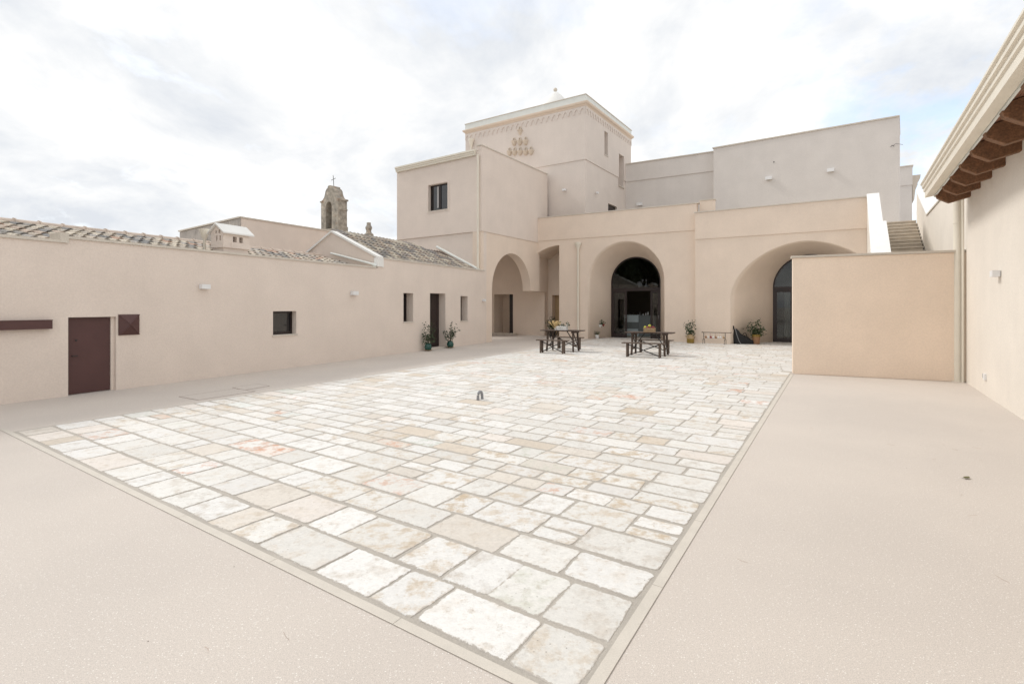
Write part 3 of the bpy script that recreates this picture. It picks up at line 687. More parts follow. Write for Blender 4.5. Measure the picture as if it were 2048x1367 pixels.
corbel(3.95, 11.34, 'single topmost bird-nest corbel under the tower frieze', 1)
for x, z, s in ((3.55, 10.80, 'left'), (3.94, 10.75, 'middle'), (4.32, 10.70, 'right')): corbel(x, z, s + ' corbel of the row of three on the tower', 0)
for x, z, s in ((3.24, 10.29, 'leftmost'), (3.59, 10.24, 'second from left'), (3.96, 10.19, 'middle'), (4.33, 10.13, 'fourth from left'), (4.68, 10.10, 'rightmost')): corbel(x, z, s + ' corbel of the bottom row of five on the tower', 0)
Fn = thing('rain_hopper', 'cream rain funnel on the tower left face above the block roof', 'funnel', loc(*fT, .54, -.12, 0), fT[1])
b = B(); lathe(b, [(.05, 8.4), (.05, 11.0), (.07, 11.06), (.15, 11.34), (.17, 11.40), (.17, 11.45), (.14, 11.45)], n=12); obj('hopper_pipe', b, M_gut, Fn, smooth='auto')

# ------------------------------------------------------------------ arcade bay with glazed arch
Ar = thing('arcade_building', 'cream facade bay with a deep round arch around glazed doors', 'building', *fB)
Ar2 = wf(fB)
out_arc = arc(2.14, 2.80, 1.87, math.pi, 0, 40)
b = B()
prism_xz(b, [(-1.28, 0), (.27, 0)] + out_arc + [(4.01, 0), (5.42, 0), (5.42, 4.95), (-2.86, 4.95), (-2.86, 4.10)] + arc(-1.28, 2.37, 2.31, math.radians(129), math.radians(90), 12), .03, .33)
obj('arched_wall', b, M_bay, Ar, smooth='auto')
simple('parapet_wall', M_bay, Ar, (-2.74, 5.42, 0, .30, 4.951, 6.12)); simple('parapet_coping', M_cope, Ar, (-2.74, 5.50, -.03, .33, 6.121, 6.165))
simple('parapet_pier', M_bay, Ar, (5.51, 6.12, .2, .5, 4.9, 6.25)); simple('pier_coping', M_cope, Ar, (5.49, 6.15, .17, .53, 6.251, 6.29))
simple('porch_groin', M_bay, Ar, (-3.2, -2.745, .331, 1.498, 2.37, 4.72))
# barrel over the porch slice and its right-hand cheek
b = B(); prism_xz(b, [(-2.72, 4.16)] + arc(-1.28, 2.37, 2.31, math.radians(129), math.radians(90), 12) + [(-1.28, 4.9), (-2.72, 4.9)], .331, 1.9)
box(b, -1.28, -1.05, .331, 1.9, 0, 4.9); obj('porch_vault', b, M_bay, Ar, smooth='auto')
def splay(parent, oa, ia, y0, y1, m, name='splayed_reveal', lip=.1):
    b = B(); n = len(oa); rows = []
    K = 8
    for k in range(K+1):
        s = k/K; e = s
        rows.append([b.verts.new((a[0]+(c_[0]-a[0])*e, y0+(y1-y0)*s, a[1]+(c_[1]-a[1])*e)) for a, c_ in zip(oa, ia)])
    rows.append([b.verts.new((c_[0], y1+lip, c_[1])) for c_ in ia])
    for r0, r1 in zip(rows, rows[1:]):
        for i in range(n-1): b.faces.new((r0[i], r0[i+1], r1[i+1], r1[i]))
    o = obj(name, b, m, parent, smooth='auto')
    sm_ = o.modifiers.new('solid', 'SOLIDIFY'); sm_.thickness = .04; sm_.offset = 1; return o
oa = [(.27, 0)] + out_arc + [(4.01, 0)]
r_in = 1.27
ia = [(2.11-r_in, 0)] + arc(2.11, 2.80, r_in, math.pi, 0, 40) + [(2.11+r_in, 0)]
o = splay(Ar, oa, ia, .031, 1.70, M_bay)
def glazed(parent, cx, zs, r, y, label, door_x):
    e = thing('glazed_doors', label, 'door', (0, 0)); e.parent = None
    f0 = parent
    return e
def arch_door(f, cx, zs, r, y, ztr, label, name='glazed_arch_door', open_mid=None):
    e = thing(name, label, 'door', *f)
    outer = [(cx-r, 0)] + arc(cx, zs, r, math.pi, 0, 36) + [(cx+r, 0)]
    inner = [(cx-r+.07, 0)] + arc(cx, zs, r-.07, math.pi, 0, 36) + [(cx+r-.07, 0)]
    b = B()
    for i in range(len(outer)-1):
        vs_ = [b.verts.new((p[0], yy, p[1])) for yy in (y, y+.06) for p in (outer[i], outer[i+1], inner[i+1], inner[i])]
        for fc in ((0, 1, 2, 3), (7, 6, 5, 4), (0, 4, 5, 1), (2, 6, 7, 3)): b.faces.new([vs_[k] for k in fc])
    obj('frame', b, M_frame, e, smooth='auto')
    simple('transom', M_frame, e, (cx-r+.07, cx+r-.07, y-.01, y+.055, ztr, ztr+.16))
    b = B(); prism_xz(b, [(cx-r+.07, ztr+.16)] + [p for p in arc(cx, zs, r-.07, math.pi, 0, 36) if p[1] > ztr+.16] + [(cx+r-.07, ztr+.16)], y+.02, y+.03); obj('fanlight_pane', b, M_glass, e)
    return e
e = arch_door(fB, 2.11, 2.80, 1.27, 1.76, 2.36, 'arched dark-framed glass door with bar counter visible inside, behind the right picnic table')
for x0, x1 in ((.91, 1.66), (2.86, 3.31)):
    lf = simple('door_leaf', M_frame, e, (x0, x0+.09, 1.77, 1.82, .01, 2.35), (x1-.09, x1, 1.77, 1.82, .01, 2.35), (x0+.09, x1-.09, 1.77, 1.82, .01, .19), (x0+.09, x1-.09, 1.77, 1.82, 2.27, 2.35))
    simple('pane', M_glass, lf, (x0+.09, x1-.09, 1.79, 1.80, .19, 2.27))
    b = B(); bar(b, (x1-.03, 1.74, 1.0), (x1-.03, 1.74, 1.15), .015, .015); obj('handle', b, M_steel, lf)
# room behind
rm = thing('bar_room', 'dim bar interior seen through the arched glass door', 'room', *fB)
b = B()
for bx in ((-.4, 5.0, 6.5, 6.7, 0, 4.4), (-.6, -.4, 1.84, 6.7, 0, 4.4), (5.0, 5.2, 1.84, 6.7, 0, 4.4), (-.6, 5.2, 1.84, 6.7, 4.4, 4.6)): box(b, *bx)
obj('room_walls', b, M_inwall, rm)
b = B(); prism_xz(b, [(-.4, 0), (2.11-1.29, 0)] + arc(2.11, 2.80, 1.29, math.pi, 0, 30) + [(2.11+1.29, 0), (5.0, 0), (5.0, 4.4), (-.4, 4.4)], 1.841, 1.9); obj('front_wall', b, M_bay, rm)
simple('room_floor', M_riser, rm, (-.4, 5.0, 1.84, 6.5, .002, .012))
Ct = thing('bar_counter', 'white and grey panelled bar counter behind the open glass door', 'counter', loc(*fB, 1.0, 3.3, .012), fB[1])
for k, (z0, z1, m_) in enumerate(((.0, .38, M_counter), (.38, .74, M_counter2), (.74, 1.10, M_counter))): simple('front_panel', m_, Ct, (0, .78, 0, .5, z0+.002, z1))
simple('side_panel', M_counter2, Ct, (.782, 1.7, .02, .5, 0, 1.10)); simple('counter_top', M_counter, Ct, (-.02, .85, -.03, .53, 1.101, 1.12))
for k in range(9):
    x = .05 + k*.15 + R.uniform(-.03, .03); hh = R.uniform(.10, .22); b = B(); lathe(b, [(.035, 0), (.035, hh*.6), (.013, hh*.75), (.013, hh)], n=8)
    o = obj('bottle', b, M_pane if k < 6 else M_wpot, smooth='auto'); o.location = loc(*fB, 1.0+x, 3.5, 1.1325 if x < .84 else 1.1125); o['group'] = 'bottles and jars on the bar counter'
    nth = ('first', 'second', 'third', 'fourth', 'fifth', 'sixth')
    tag(o, nth[k] + ' dark bottle from the left on the bar counter inside' if k < 6 else nth[k-6] + ' of the three pale jars from the left on the bar counter', 'bottle' if k < 6 else 'jar', 'bottles and jars on the bar counter')
Ra = thing('downpipe', 'cream downpipe with flared hopper left of the glazed arch', 'pipe', loc(*fB, -.21, -.06, 0), fB[1])
b = B(); lathe(b, [(.055, .0), (.055, 4.40), (.08, 4.46), (.12, 4.58), (.165, 4.66), (.165, 4.74), (.14, 4.74)], n=14); obj('pipe', b, M_gut, Ra, smooth='auto')
b = B(); [lathe(b, [(.062, z), (.062, z+.04)], n=14) for z in (.6, 2.0, 3.4)]; obj('bracket', b, M_gut, Ra)

# ------------------------------------------------------------------ right arched bay
Br = thing('arched_bay', 'wide cream arched bay with band course right of the glazed arch', 'building', *fC)
def sup(cx, cz, a, h_, p, n): 
    r_ = []
    for i in range(n+1):
        th = math.pi - math.pi*i/n; cx_, s_ = math.cos(th), math.sin(th)
        r_.append((cx + a*math.copysign(abs(cx_)**(2/p), cx_), cz + h_*abs(s_)**(2/p)))
    return r_
o3 = sup(4.19, 1.92, 2.75, 2.25, 1.82, 48)
b = B(); prism_xz(b, [(0, 0), (1.44, 0)] + [p for p in o3 if p[0] < 6.2] + [(6.224, [p for p in o3 if p[0] < 6.2][-1][1]-.03), (6.224, 4.50), (0, 4.50)], .03, .36); obj('arched_wall', b, M_bay, Br, smooth='auto')
simple('parapet_wall', M_bay, Br, (0, 6.22, 0, .33, 4.501, 5.65)); simple('parapet_coping', M_cope, Br, (-.04, 6.22, -.03, .36, 5.651, 5.695))
i3 = [(4.19-1.42, 0)] + arc(4.19, 2.42, 1.42, math.pi, 0, 48) + [(4.19+1.42, 0)]
o = splay(Br, [(1.44, 0)] + o3 + [(6.94, 0)], i3, .031, 2.46, M_bay)
e = arch_door(fC, 4.19, 2.42, 1.42, 2.52, 2.30, 'second arched glass door half hidden behind the ochre low wall')
for x0, x1 in ((2.84, 3.56), (4.8, 5.5)):
    lf = simple('door_leaf', M_frame, e, (x0, x0+.09, 2.53, 2.58, .01, 2.29), (x1-.09, x1, 2.53, 2.58, .01, 2.29), (x0+.09, x1-.09, 2.53, 2.58, .01, .19), (x0+.09, x1-.09, 2.53, 2.58, 2.22, 2.29))
    simple('pane', M_glass, lf, (x0+.09, x1-.09, 2.55, 2.56, .19, 2.22))
rm = thing('side_room', 'dim room with a pale curtain behind the second glass door', 'room', *fC)
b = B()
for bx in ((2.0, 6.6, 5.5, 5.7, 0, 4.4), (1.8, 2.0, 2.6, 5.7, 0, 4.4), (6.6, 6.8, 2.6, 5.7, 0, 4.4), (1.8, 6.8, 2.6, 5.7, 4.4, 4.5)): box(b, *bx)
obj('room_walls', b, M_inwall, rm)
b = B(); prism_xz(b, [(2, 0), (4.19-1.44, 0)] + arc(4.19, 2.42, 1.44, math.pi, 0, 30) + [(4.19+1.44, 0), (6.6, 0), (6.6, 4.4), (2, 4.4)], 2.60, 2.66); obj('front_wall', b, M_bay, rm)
b = B(); pts = [(3.2 + k*.03, 2.78 + .02*math.sin(k*1.4)) for k in range(9)]
for p, q_ in zip(pts, pts[1:]):
    vs_ = [b.verts.new((p[0], p[1], .25)), b.verts.new((q_[0], q_[1], .25)), b.verts.new((q_[0], q_[1], 2.2)), b.verts.new((p[0], p[1], 2.2))]; b.faces.new(vs_)
obj('curtain', b, M_curt, rm)

# terrace deck behind the parapets
b = B(); box(b, -6.5, 7.88, 2.59, 9, 4.7, 4.98); box(b, -.0, 6.2, .37, 2.588, 4.7, 4.98); obj('terrace_floor', b, M_tread, kind='structure', mw=wf(fC))
b = B(); box(b, -2.7, 5.2, .34, 1.2, 4.96, 5.0); obj('terrace_floor', b, M_tread, kind='structure', mw=wf(fB))

# ------------------------------------------------------------------ upper buildings
Up = thing('upper_building', 'tall plain grey-cream wall rising behind the arched bay with two lamps', 'building', *fG)
simple('wall', M_upper, Up, (0, 8.17, 0, 3.2, 4.5, 10.17)); simple('coping', M_cope, Up, (-.05, 8.185, -.05, 3.2, 10.171, 10.23))
b = B(); tube(b, [(7.85, -.02, 8.85), (7.9, -.09, 8.9), (7.98, -.10, 8.83)], .012, 5); tube(b, [(7.95, -.01, 8.9), (8.05, -.08, 8.95), (8.3, -.1, 8.85)], .008, 5); obj('cable_end', b, M_iron, Up)
b = B(); lathe(b, [(.03, 0), (.03, .02)], n=8); obj('wall_socket', b, M_iron, Up, mw=Matrix.Translation((3.0, -.001, 8.95)) @ Matrix.Rotation(math.radians(90), 4, 'X'))
Mi = thing('set_back_building', 'set-back cream wall with band course between tower and tall upper wall', 'building', *fE)
simple('upper_wall', M_upper, Mi, (-.6, 5.2, 0, 3, 9.10, 10.14)); simple('lower_wall', M_upper, Mi, (-.6, 5.2, .05, 3, 4.5, 9.098)); simple('coping', M_cope, Mi, (-.6, 5.2, -.05, 3, 10.141, 10.20))
Fr = thing('far_block', 'narrow grey block with a cornice seen past the right end of the upper wall', 'building', (22.5, 34.2), (.84, -.54))
simple('upper_wall', M_upper, Fr, (0, 2.68, 0, 3, 9.1, 10.25)); simple('lower_wall', M_upper, Fr, (0, 2.66, .04, 3, 0, 9.098)); simple('coping', M_cope, Fr, (0, 2.72, -.04, 3, 10.251, 10.32))
b = B(); prism_xz(b, [(2.69, 8.0), (2.78, 8.2), (2.84, 8.8), (2.95, 9.1), (2.95, 9.35), (3.08, 9.5), (3.10, 9.72), (2.69, 9.72)], .2, 3); obj('cornice_return', b, M_cope, Fr)

# ------------------------------------------------------------------ stair
St = thing('staircase', 'straight outdoor flight of pale stone steps climbing to the terrace at right', 'staircase', *fC)
zt = 5.0; yt = 2.57; rise, run = .16, .333
k = 0; z = zt; y = yt
while z > .1:
    simple('tread', M_tread, St, (6.59, 7.88, y-.03, y+run, z-.04, z))
    simple('riser', M_riser, St, (6.60, 7.87, y+.004, y+.06, z-rise, z-.0405))
    z -= rise; y -= run
b = B(); prism_yz(b, [(yt+.4, 4.9), (yt+.4, 4.6), (y, .0), (y, .05)], 6.6, 7.87); obj('stringer', b, M_riser, St)
SL = rise/run
Sw = thing('stair_parapet', 'white-capped sloping parapet on the left side of the outdoor stair', 'wall', *fC)
b = B(); prism_yz(b, [(.0, 0), (.0, 5.70), (-7.9, 5.70-7.9*SL), (-7.9, 0)], 6.225, 6.57); obj('wall', b, M_right, Sw)
b = B(); prism_yz(b, [(.34, 5.72), (.34, 5.77), (.0, 5.77), (-3.0, 5.77-3.0*SL), (-3.0, 5.71-3.0*SL), (.0, 5.705)], 6.21, 6.59)
prism_yz(b, [(-3.001, 5.77-3.0*SL), (-7.9, 5.77-7.9*SL), (-7.9, 5.71-7.9*SL), (-3.001, 5.71-3.0*SL)], 6.21, 6.68); obj('coping', b, M_white, Sw)
Rw = thing('stair_side_wall', 'bright cream wall with stepped white cap on the right side of the stair', 'wall', *fR)
b = B(); prism_xz(b, [(-.05, 0), (10.9, 0), (10.9, 4.70), (3.24, 4.70), (-.05, 6.12)], 0, .45); obj('wall', b, M_right, Rw)
b = B(); prism_xz(b, [(-.10, 6.13), (3.24, 4.71), (3.24, 4.76), (-.10, 6.19)], -.02, .5); obj('sloping_cap', b, M_white, Rw)
simple('coping', M_cope, Rw, (3.245, 10.9, -.03, .2, 4.701, 4.75))
Lw = thing('low_wall', 'head-high ochre-cream wall screening the foot of the stair', 'wall', *fLo)
w = simple('wall', M_ochre, Lw, (0, 3.40, 0, .28, 0, 2.74)); simple('coping', M_cope, Lw, (-.03, 3.36, -.03, .31, 2.741, 2.79)); bevel(w, .012)

# ------------------------------------------------------------------ right building
Rb = thing('right_building', 'pale cream building at right with projecting timber rafters and moulded gutter', 'building', *fRB)
b = B(); box(b, .0, 14, 0, .4, 0, 4.0); obj('wall', b, M_right, Rb)
simple('end_wall', M_right, Rb, (.0, .4, .4, 6, 0, 4.0))
b = B(); prism_yz(b, [(-.64, 4.0), (5, 5.4), (5, 5.55), (-.66, 4.12)], .15, 14); obj('roof_slab', b, M_soff, Rb)
simple('fascia', M_pale, Rb, (.20, 14, -.556, -.535, 3.90, 3.99))
for k in range(3):
    y0_, y1_ = -.62+k*.21, -.62+k*.21+.205; f_ = lambda yy: 3.975+(yy+.62)*.2482
    b = B(); prism_yz(b, [(y0_, f_(y0_)), (y1_, f_(y1_)), (y1_, f_(y1_)+.02), (y0_, f_(y0_)+.02)], .16, 14); obj('soffit_board', b, M_soff, Rb)
b = B(); prism_yz(b, [(-.56, 3.925), (-.71, 3.90), (-.71, 4.02), (-.735, 4.03), (-.735, 4.09), (-.765, 4.10), (-.765, 4.16), (-.79, 4.17), (-.79, 4.20), (-.60, 4.20), (-.56, 4.1)], .22, 14); obj('gutter', b, M_gut, Rb)
raf = B(); f2 = lambda yy: 3.965+(yy+.62)*.2482
prism_yz(raf, [(-.555, f2(-.555)), (-.555, 3.90), (-.53, 3.83), (-.34, 3.715), (.10, 3.835), (.10, f2(.10))], -.07, .07)
bmesh.ops.recalc_face_normals(raf, faces=raf.faces); bmesh.ops.bevel(raf, geom=raf.edges[:], offset=.006, segments=1, affect='EDGES')
rme = bpy.data.meshes.new('rafter'); raf.to_mesh(rme); raf.free(); rme.materials.append(M_raft)
for k in range(14):
    o = bpy.data.objects.new('rafter', rme); COL.objects.link(o); o.parent = Rb; o.location = (.43+.93*k, 0, 0)
sk = thing('outdoor_socket', 'small pale double socket low on the right-hand wall', 'socket', *fRB)
simple('blank_plate', M_steel, sk, (1.62, 1.70, -.008, -.001, .29, .37)); simple('socket_box', M_lamp, sk, (1.80, 1.93, -.03, -.001, .28, .39))
Pp = thing('downpipe', 'thick cream downpipe in the corner between low wall and right-hand building', 'pipe', loc(*fRB, -.13, -.115, 0), fRB[1])
b = B(); tube(b, [(0, 0, 0.0), (0, 0, 3.95)], .085, 16); obj('pipe', b, M_gut, Pp, smooth='auto')
b = B(); [tube(b, [(0, 0, z), (0, 0, z+.035)], .092, 16) for z in (.36, 3.35)]; tube(b, [(0, 0, 0), (0, 0, .02)], .12, 16); obj('collar', b, M_gut, Pp, smooth='auto')
b = B(); tube(b, [(.13, .06, 0.0), (.13, .06, 3.9)], .022, 8); tag(obj('conduit', b, M_gut, smooth='auto', mw=Matrix.Translation(loc(*fRB, -.13, -.115)) @ Matrix.Rotation(rzof(fRB), 4, 'Z')), 'thin cream conduit running beside the thick corner downpipe', 'pipe')

# ------------------------------------------------------------------ far church parts
Cr = thing('rear_building', 'flat-topped old building with a stained grey side beyond the low wing', 'building', (0, 0))
b = B(); prism_xy(b, [(-13.3, 26), (-8.9, 33.8), (-15.2, 38.6), (-19.3, 30.9)], 0, 5.93); obj('wall', b, M_wall, Cr)
b = B(); prism(b, [(-13.305, 25.985), (-13.32, 25.96), (-19.35, 30.86), (-19.3, 30.9)], lambda p, k: (p[0], p[1], (0, 5.9)[k])); obj('old_side_wall', b, mat('old_render', (.46, .42, .38), rough=.95, var=.2, vscale=.8, fine=.1, fscale=9, drip=.12, bump=.5, bscale=12, stain=((.2, .18, .16), 1.2, .55, .7)), Cr)
b = B(); prism_xy(b, [(-13.3, 25.9), (-8.8, 33.85), (-15.2, 38.7), (-19.45, 30.85)], 5.931, 6.0); obj('coping', b, M_cope, Cr)
Bl = thing('bell_gable', 'weathered stone bell gable with an arched niche and curved top', 'belfry', (-11.87, 32.95, 0), (.82, -.57))
WB, DB = 1.66, .66
hp_ = [(.0, 8.12), (.16, 8.18), (.30, 8.32), (.38, 8.50), (.43, 8.68), (.52, 8.80), (.64, 8.86), (.66, 8.95), (.76, 9.0)]
pts = [(0, 4), (WB, 4)] + [(WB-a, z) for a, z in hp_] + hp_[::-1]
b = B(); prism_xz(b, pts, 0, DB); bl = obj('gable', b, M_old, Bl)
b2 = B(); prism_xz(b2, [(.47, 6.35), (1.05, 6.35)] + arc(.76, 7.72, .29, 0, math.pi, 10), -.2, .45); cut(bl, bm=b2)
simple('cornice', M_old, Bl, (WB-.04, WB+.07, -.05, DB+.05, 8.02, 8.12), (WB-.02, WB+.04, -.02, DB+.02, 7.45, 7.52), (WB-.02, WB+.05, -.03, DB+.03, 6.0, 6.45), (-.05, .12, -.05, DB+.02, 8.02, 8.11))
for z, r_ in ((7.15, .11), (6.75, .08)):
    b = B(); lathe(b, [(r_, -.16), (r_*.8, -.08), (r_*.55, 0), (r_*.3, .05), (0, .06)], .86, .26, z, 12); tube(b, [(.86, .26, z+.05), (.86, .26, z+.16)], .012, 5); obj('bell', b, M_iron, Bl, smooth='auto')
Cs = thing('iron_cross', 'thin wrought-iron cross with looped ends on top of the bell gable', 'cross', loc((-11.87, 32.95), (.82, -.57), .85, .3, 8.99), (.82, -.57))
b = B(); bar(b, (0, 0, 0), (-.05, 0, .62), .025, .025); bar(b, (-.17, 0, .42), (.10, 0, .46), .022, .022); obj('bars', b, M_iron, Cs)
b = B()
for cx_, cz_ in ((-.055, .66), (-.21, .42), (.14, .47)): tube(b, [(cx_+.035*math.cos(t), 0, cz_+.035*math.sin(t)) for t in [i*math.pi/5 for i in range(11)]], .007, 4)
obj('loop', b, M_iron, Cs)
b = B(); prism_xy(b, [(-10.6, 31.8), (-9.2, 33.6), (-8.0, 35.2), (-12, 36.0)], 4, 5.6)
vs_ = [b.verts.new(p) for p in ((-10.7, 31.9, 6.15), (-8.6, 33.7, 5.65), (-8.3, 34.2, 5.6), (-11.3, 33.0, 6.25), (-10.7, 31.9, 5.5), (-8.6, 33.7, 5.5), (-8.3, 34.2, 5.5), (-11.3, 33.0, 5.5))]
for fc in ((0, 1, 2, 3), (7, 6, 5, 4), (0, 4, 5, 1), (1, 5, 6, 2), (2, 6, 7, 3), (3, 7, 4, 0)): b.faces.new([vs_[k] for k in fc])
tag(obj('chapel_roof', b, M_old), 'grey stone chapel roof sloping down right of the bell gable', 'roof')
b = B(); lathe(b, [(.30, -1.0), (.30, .12), (.17, .22), (.15, .34), (.21, .48), (.21, .56), (.13, .70), (.13, .84), (.12, .85)], -8.92, 33.0, 5.95, 4)
tag(obj('stone_finial', b, M_old), 'small weathered stone finial to the right of the bell gable', 'finial')

# ------------------------------------------------------------------ plants and pots
def foliage(parent, stems, n, ls, seed, m=M_leaf, name='foliage', spread=.10):
    r = random.Random(seed); b = B()
    for st_ in stems:
        L_ = len(st_)
        for i in range(int(n*1.6)):
            t = r.uniform(.22, 1.0); k = min(int(t*(L_-1)), L_-2); f_ = t*(L_-1)-k
            p = Vector(st_[k]).lerp(Vector(st_[k+1]), f_) + Vector((r.gauss(0, spread), r.gauss(0, spread), r.gauss(0, spread*.8)))
            d = Vector((r.gauss(0, 1), r.gauss(0, 1), r.gauss(.2, .7))).normalized(); s = ls*r.uniform(.6, 1.2)
            u_ = d.cross(Vector((r.gauss(0, 1), r.gauss(0, 1), r.gauss(0, 1)))).normalized(); nn = d.cross(u_)
            a = b.verts.new(p); m1 = b.verts.new(p+d*s*.5+u_*s*.26+nn*s*.06); m2 = b.verts.new(p+d*s*.5-u_*s*.26+nn*s*.06); e_ = b.verts.new(p+d*s)
            b.faces.new((a, m1, e_)); b.faces.new((a, e_, m2))
    obj(name, b, m, parent, kind='stuff', recalc=False)
def plant(P, label, pot, m_pot, z_top, tips, n, ls, seed, m=M_leaf, group=None, spread=.09, cat='potted plant', name='potted_plant', extra=None):
    o = thing(name, label, cat, P, group=group)
    b = B(); lathe(b, pot, n=18); obj('pot', b, m_pot, o, smooth='auto')
    r = random.Random(seed+5); zt_ = pot[-1][1]; stems = []; b = B()
    for tx, ty, tz in tips:
        pts_ = [Vector((tx*f*f*.7+tx*f*.3 + (r.gauss(0, .015) if 0 < f < 1 else 0), ty*f, zt_-.03+(tz-zt_)*f)) for f in (0, .25, .5, .75, 1)]
        tube(b, pts_, [.010, .009, .007, .005, .003], 5); stems.append(pts_)
    obj('stem', b, M_stem, o)
    foliage(o, stems, n, ls, seed, m, spread=spread)
    return o
pot_g = [(.05, 0), (.09, .01), (.125, .07), (.135, .13), (.115, .20), (.095, .225), (.11, .25), (.095, .25), (.085, .22)]
def saucer(o, r_=.15):
    b = B(); lathe(b, [(r_*.8, 0), (r_, .02), (r_*.95, .02), (r_*.78, .006)], n=16); obj('saucer', b, M_clay, o)
o = plant((-3.0, 18.95, .022), 'bushy plant in a round green glazed pot left of the dark door', pot_g, M_gpot, .9, [(.02, 0, .95), (-.17, .0, .72), (.16, .05, .86), (.05, .08, .55), (-.12, .05, .5)], 42, .085, 3, group='green glazed pots by the dark door'); saucer(o)
o = plant((-2.36, 20.25, .022), 'sparse round-leaved shrub in a green glazed pot right of the dark door', pot_g, M_gpot, .9, [(.05, 0, .98), (-.20, 0, .62), (.34, .0, .74), (.12, .05, .6), (.0, .0, .8)], 24, .10, 9, m=M_leaf2, group='green glazed pots by the dark door', spread=.065); saucer(o)
plant((2.15, 28.0, 0), 'tall dark plant in the shaded porch corner behind the left picnic table', [(.10, 0), (.14, .02), (.17, .30), (.18, .34), (.15, .34)], M_iron, 1, [(.0, 0, 1.05), (-.22, 0, .85), (.06, .05, .9), (-.1, 0, .6), (.1, 0, .75)], 55, .10, 21, spread=.09)
plant(loc(*fC, -.12, -.30, 0)[:2]+(0,), 'leafy plant in a two-tone buff and ochre jar by the bay corner', [(.15, 0), (.155, .01), (.155, .20)], M_yel, 1, [(.0, 0, .95), (.13, 0, .98), (-.16, 0, .85), (.1, 0, .6), (-.10, .0, .65)], 34, .10, 33, spread=.07, m=M_leaf)
jar = bpy.data.objects['potted_plant.003'] if 'potted_plant.003' in bpy.data.objects else None
if jar:
    b = B(); lathe(b, [(.157, .201), (.157, .30), (.13, .35), (.145, .38), (.12, .38)], n=18); obj('jar_neck', b, M_clay, jar, smooth='auto', label='unglazed buff upper part')
    b = B(); [tube(b, [(s*.15, 0, .31), (s*.21, 0, .30), (s*.19, 0, .24), (s*.15, 0, .23)], .015, 6) for s in (-1, 1)]; obj('handle', b, M_clay, jar)
o = plant(loc(*fC, 2.35, .62, 0)[:2]+(0,), 'spreading shrub in a banded terracotta pot beside the second glass door', [(.12, 0), (.14, .02), (.155, .30), (.165, .31)], M_terra, 1, [(-.34, 0, .84), (.0, 0, .98), (.28, 0, .75), (.36, .05, .6), (-.15, .05, .7), (.12, 0, .85)], 46, .10, 41, spread=.085)
b = B(); lathe(b, [(.168, .311), (.170, .40), (.155, .41), (.14, .38)], n=18); obj('pot_rim', b, M_yel, o, smooth='auto', label='ochre glazed rim band')
hp = thing('hanging_flower_pot', 'white half-round wall pot with red flowers inside the glazed arch reveal', 'flower pot', loc(*fB, .50, .95, .60))
b = B(); lathe(b, [(.05, -.10), (.11, -.04), (.15, .06), (.155, .08), (.13, .08)], n=14); obj('pot', b, M_wpot, hp, smooth='auto')
foliage(hp, [[(0, 0, .08), (-.02, 0, .30)], [(0, 0, .1), (.17, 0, .12)], [(0, 0, .1), (-.15, 0, .12)]], 45, .09, 50, spread=.07)
foliage(hp, [[(.17, -.02, .12), (.22, -.02, .03)]], 30, .06, 51, m=M_red, name='red_flowers', spread=.03)
plant(loc(*fB, .55, .55, 0)[:2]+(0,), 'little white flowering pot on the ground under the hanging pot', [(.07, 0), (.09, .02), (.10, .18), (.09, .18)], M_wpot, 1, [(.0, 0, .33), (-.08, 0, .30), (.09, 0, .28)], 22, .06, 52, spread=.04)

# ------------------------------------------------------------------ picnic tables and benches
def table(P, rz, L, label):
    o = thing('picnic_table', label, 'table', P, rz=rz, group='dark wooden picnic tables')
    for k in range(4): simple('top_plank', M_wood, o, (-L/2, L/2, -.34+k*.171, -.34+k*.171+.166, .725, .755))
    for s in (-1, 1): simple('top_batten', M_wood, o, (s*(L/2-.26)-.04, s*(L/2-.26)+.04, -.31, .31, .66, .724))
    for s in (-1, 1):
        x = s*(L/2-.26)
        for t in (-1, 1):
            b = B(); bar(b, (x, t*.24, .70), (x+s*.03, t*.29, 0.0), .055, .045); obj('leg', b, M_wood, o)
        b = B(); bar(b, (x+s*.02, -.26, .22), (x+s*.02, .26, .22), .03, .06); obj('crossbar', b, M_wood, o)
        b = B(); bar(b, (x+s*.02, 0, .22), (s*.16, .0, .72), .022, .03); bar(b, (x, .22, .24), (x, -.18, .66), .02, .03); obj('brace', b, M_iron, o)
    return o
def bench(P, rz, L, label):
    o = thing('bench', label, 'bench', P, rz=rz, group='wooden benches at the picnic tables')
    simple('seat_plank', M_wood2, o, (-L/2, L/2, -.13, .13, .43, .46))
    for s in (-1, 1):
        x = s*(L/2-.16)
        lg = simple('leg_board', M_wood2, o, (x-.02, x+.02, -.12, .12, .06, .429), (x-.02, x+.02, -.12, -.06, 0, .0595), (x-.02, x+.02, .06, .12, 0, .0595))
        simple('seat_batten', M_wood2, o, (x-s*.021-.02, x-s*.021+.02-.001*s, -.11, .11, .37, .4285)) if False else None
    for s in (-1, 1):
        b = B(); bar(b, (s*(L/2-.185), s*.035, .40), (-s*(L/2-.185), s*.035, .06), .02, .028); obj('cross_brace', b, M_iron, o)
    return o
tr = math.atan2(-.44, .896)
table((1.80, 18.80, 0), tr, 1.45, 'left picnic table, with a white crate of dried flowers on it')
table((4.50, 17.32, 0), tr, 1.52, 'right picnic table, with a wooden fruit crate on it')
bench((1.37, 17.95, 0), tr, 1.12, 'bench in front of the left picnic table')
bench((2.12, 19.70, 0), tr, 1.12, 'bench behind the left picnic table')
bench((4.10, 16.52, 0), tr, 1.32, 'bench in front of the right picnic table')
bench((4.87, 18.12, 0), tr, 1.25, 'bench behind the right picnic table')
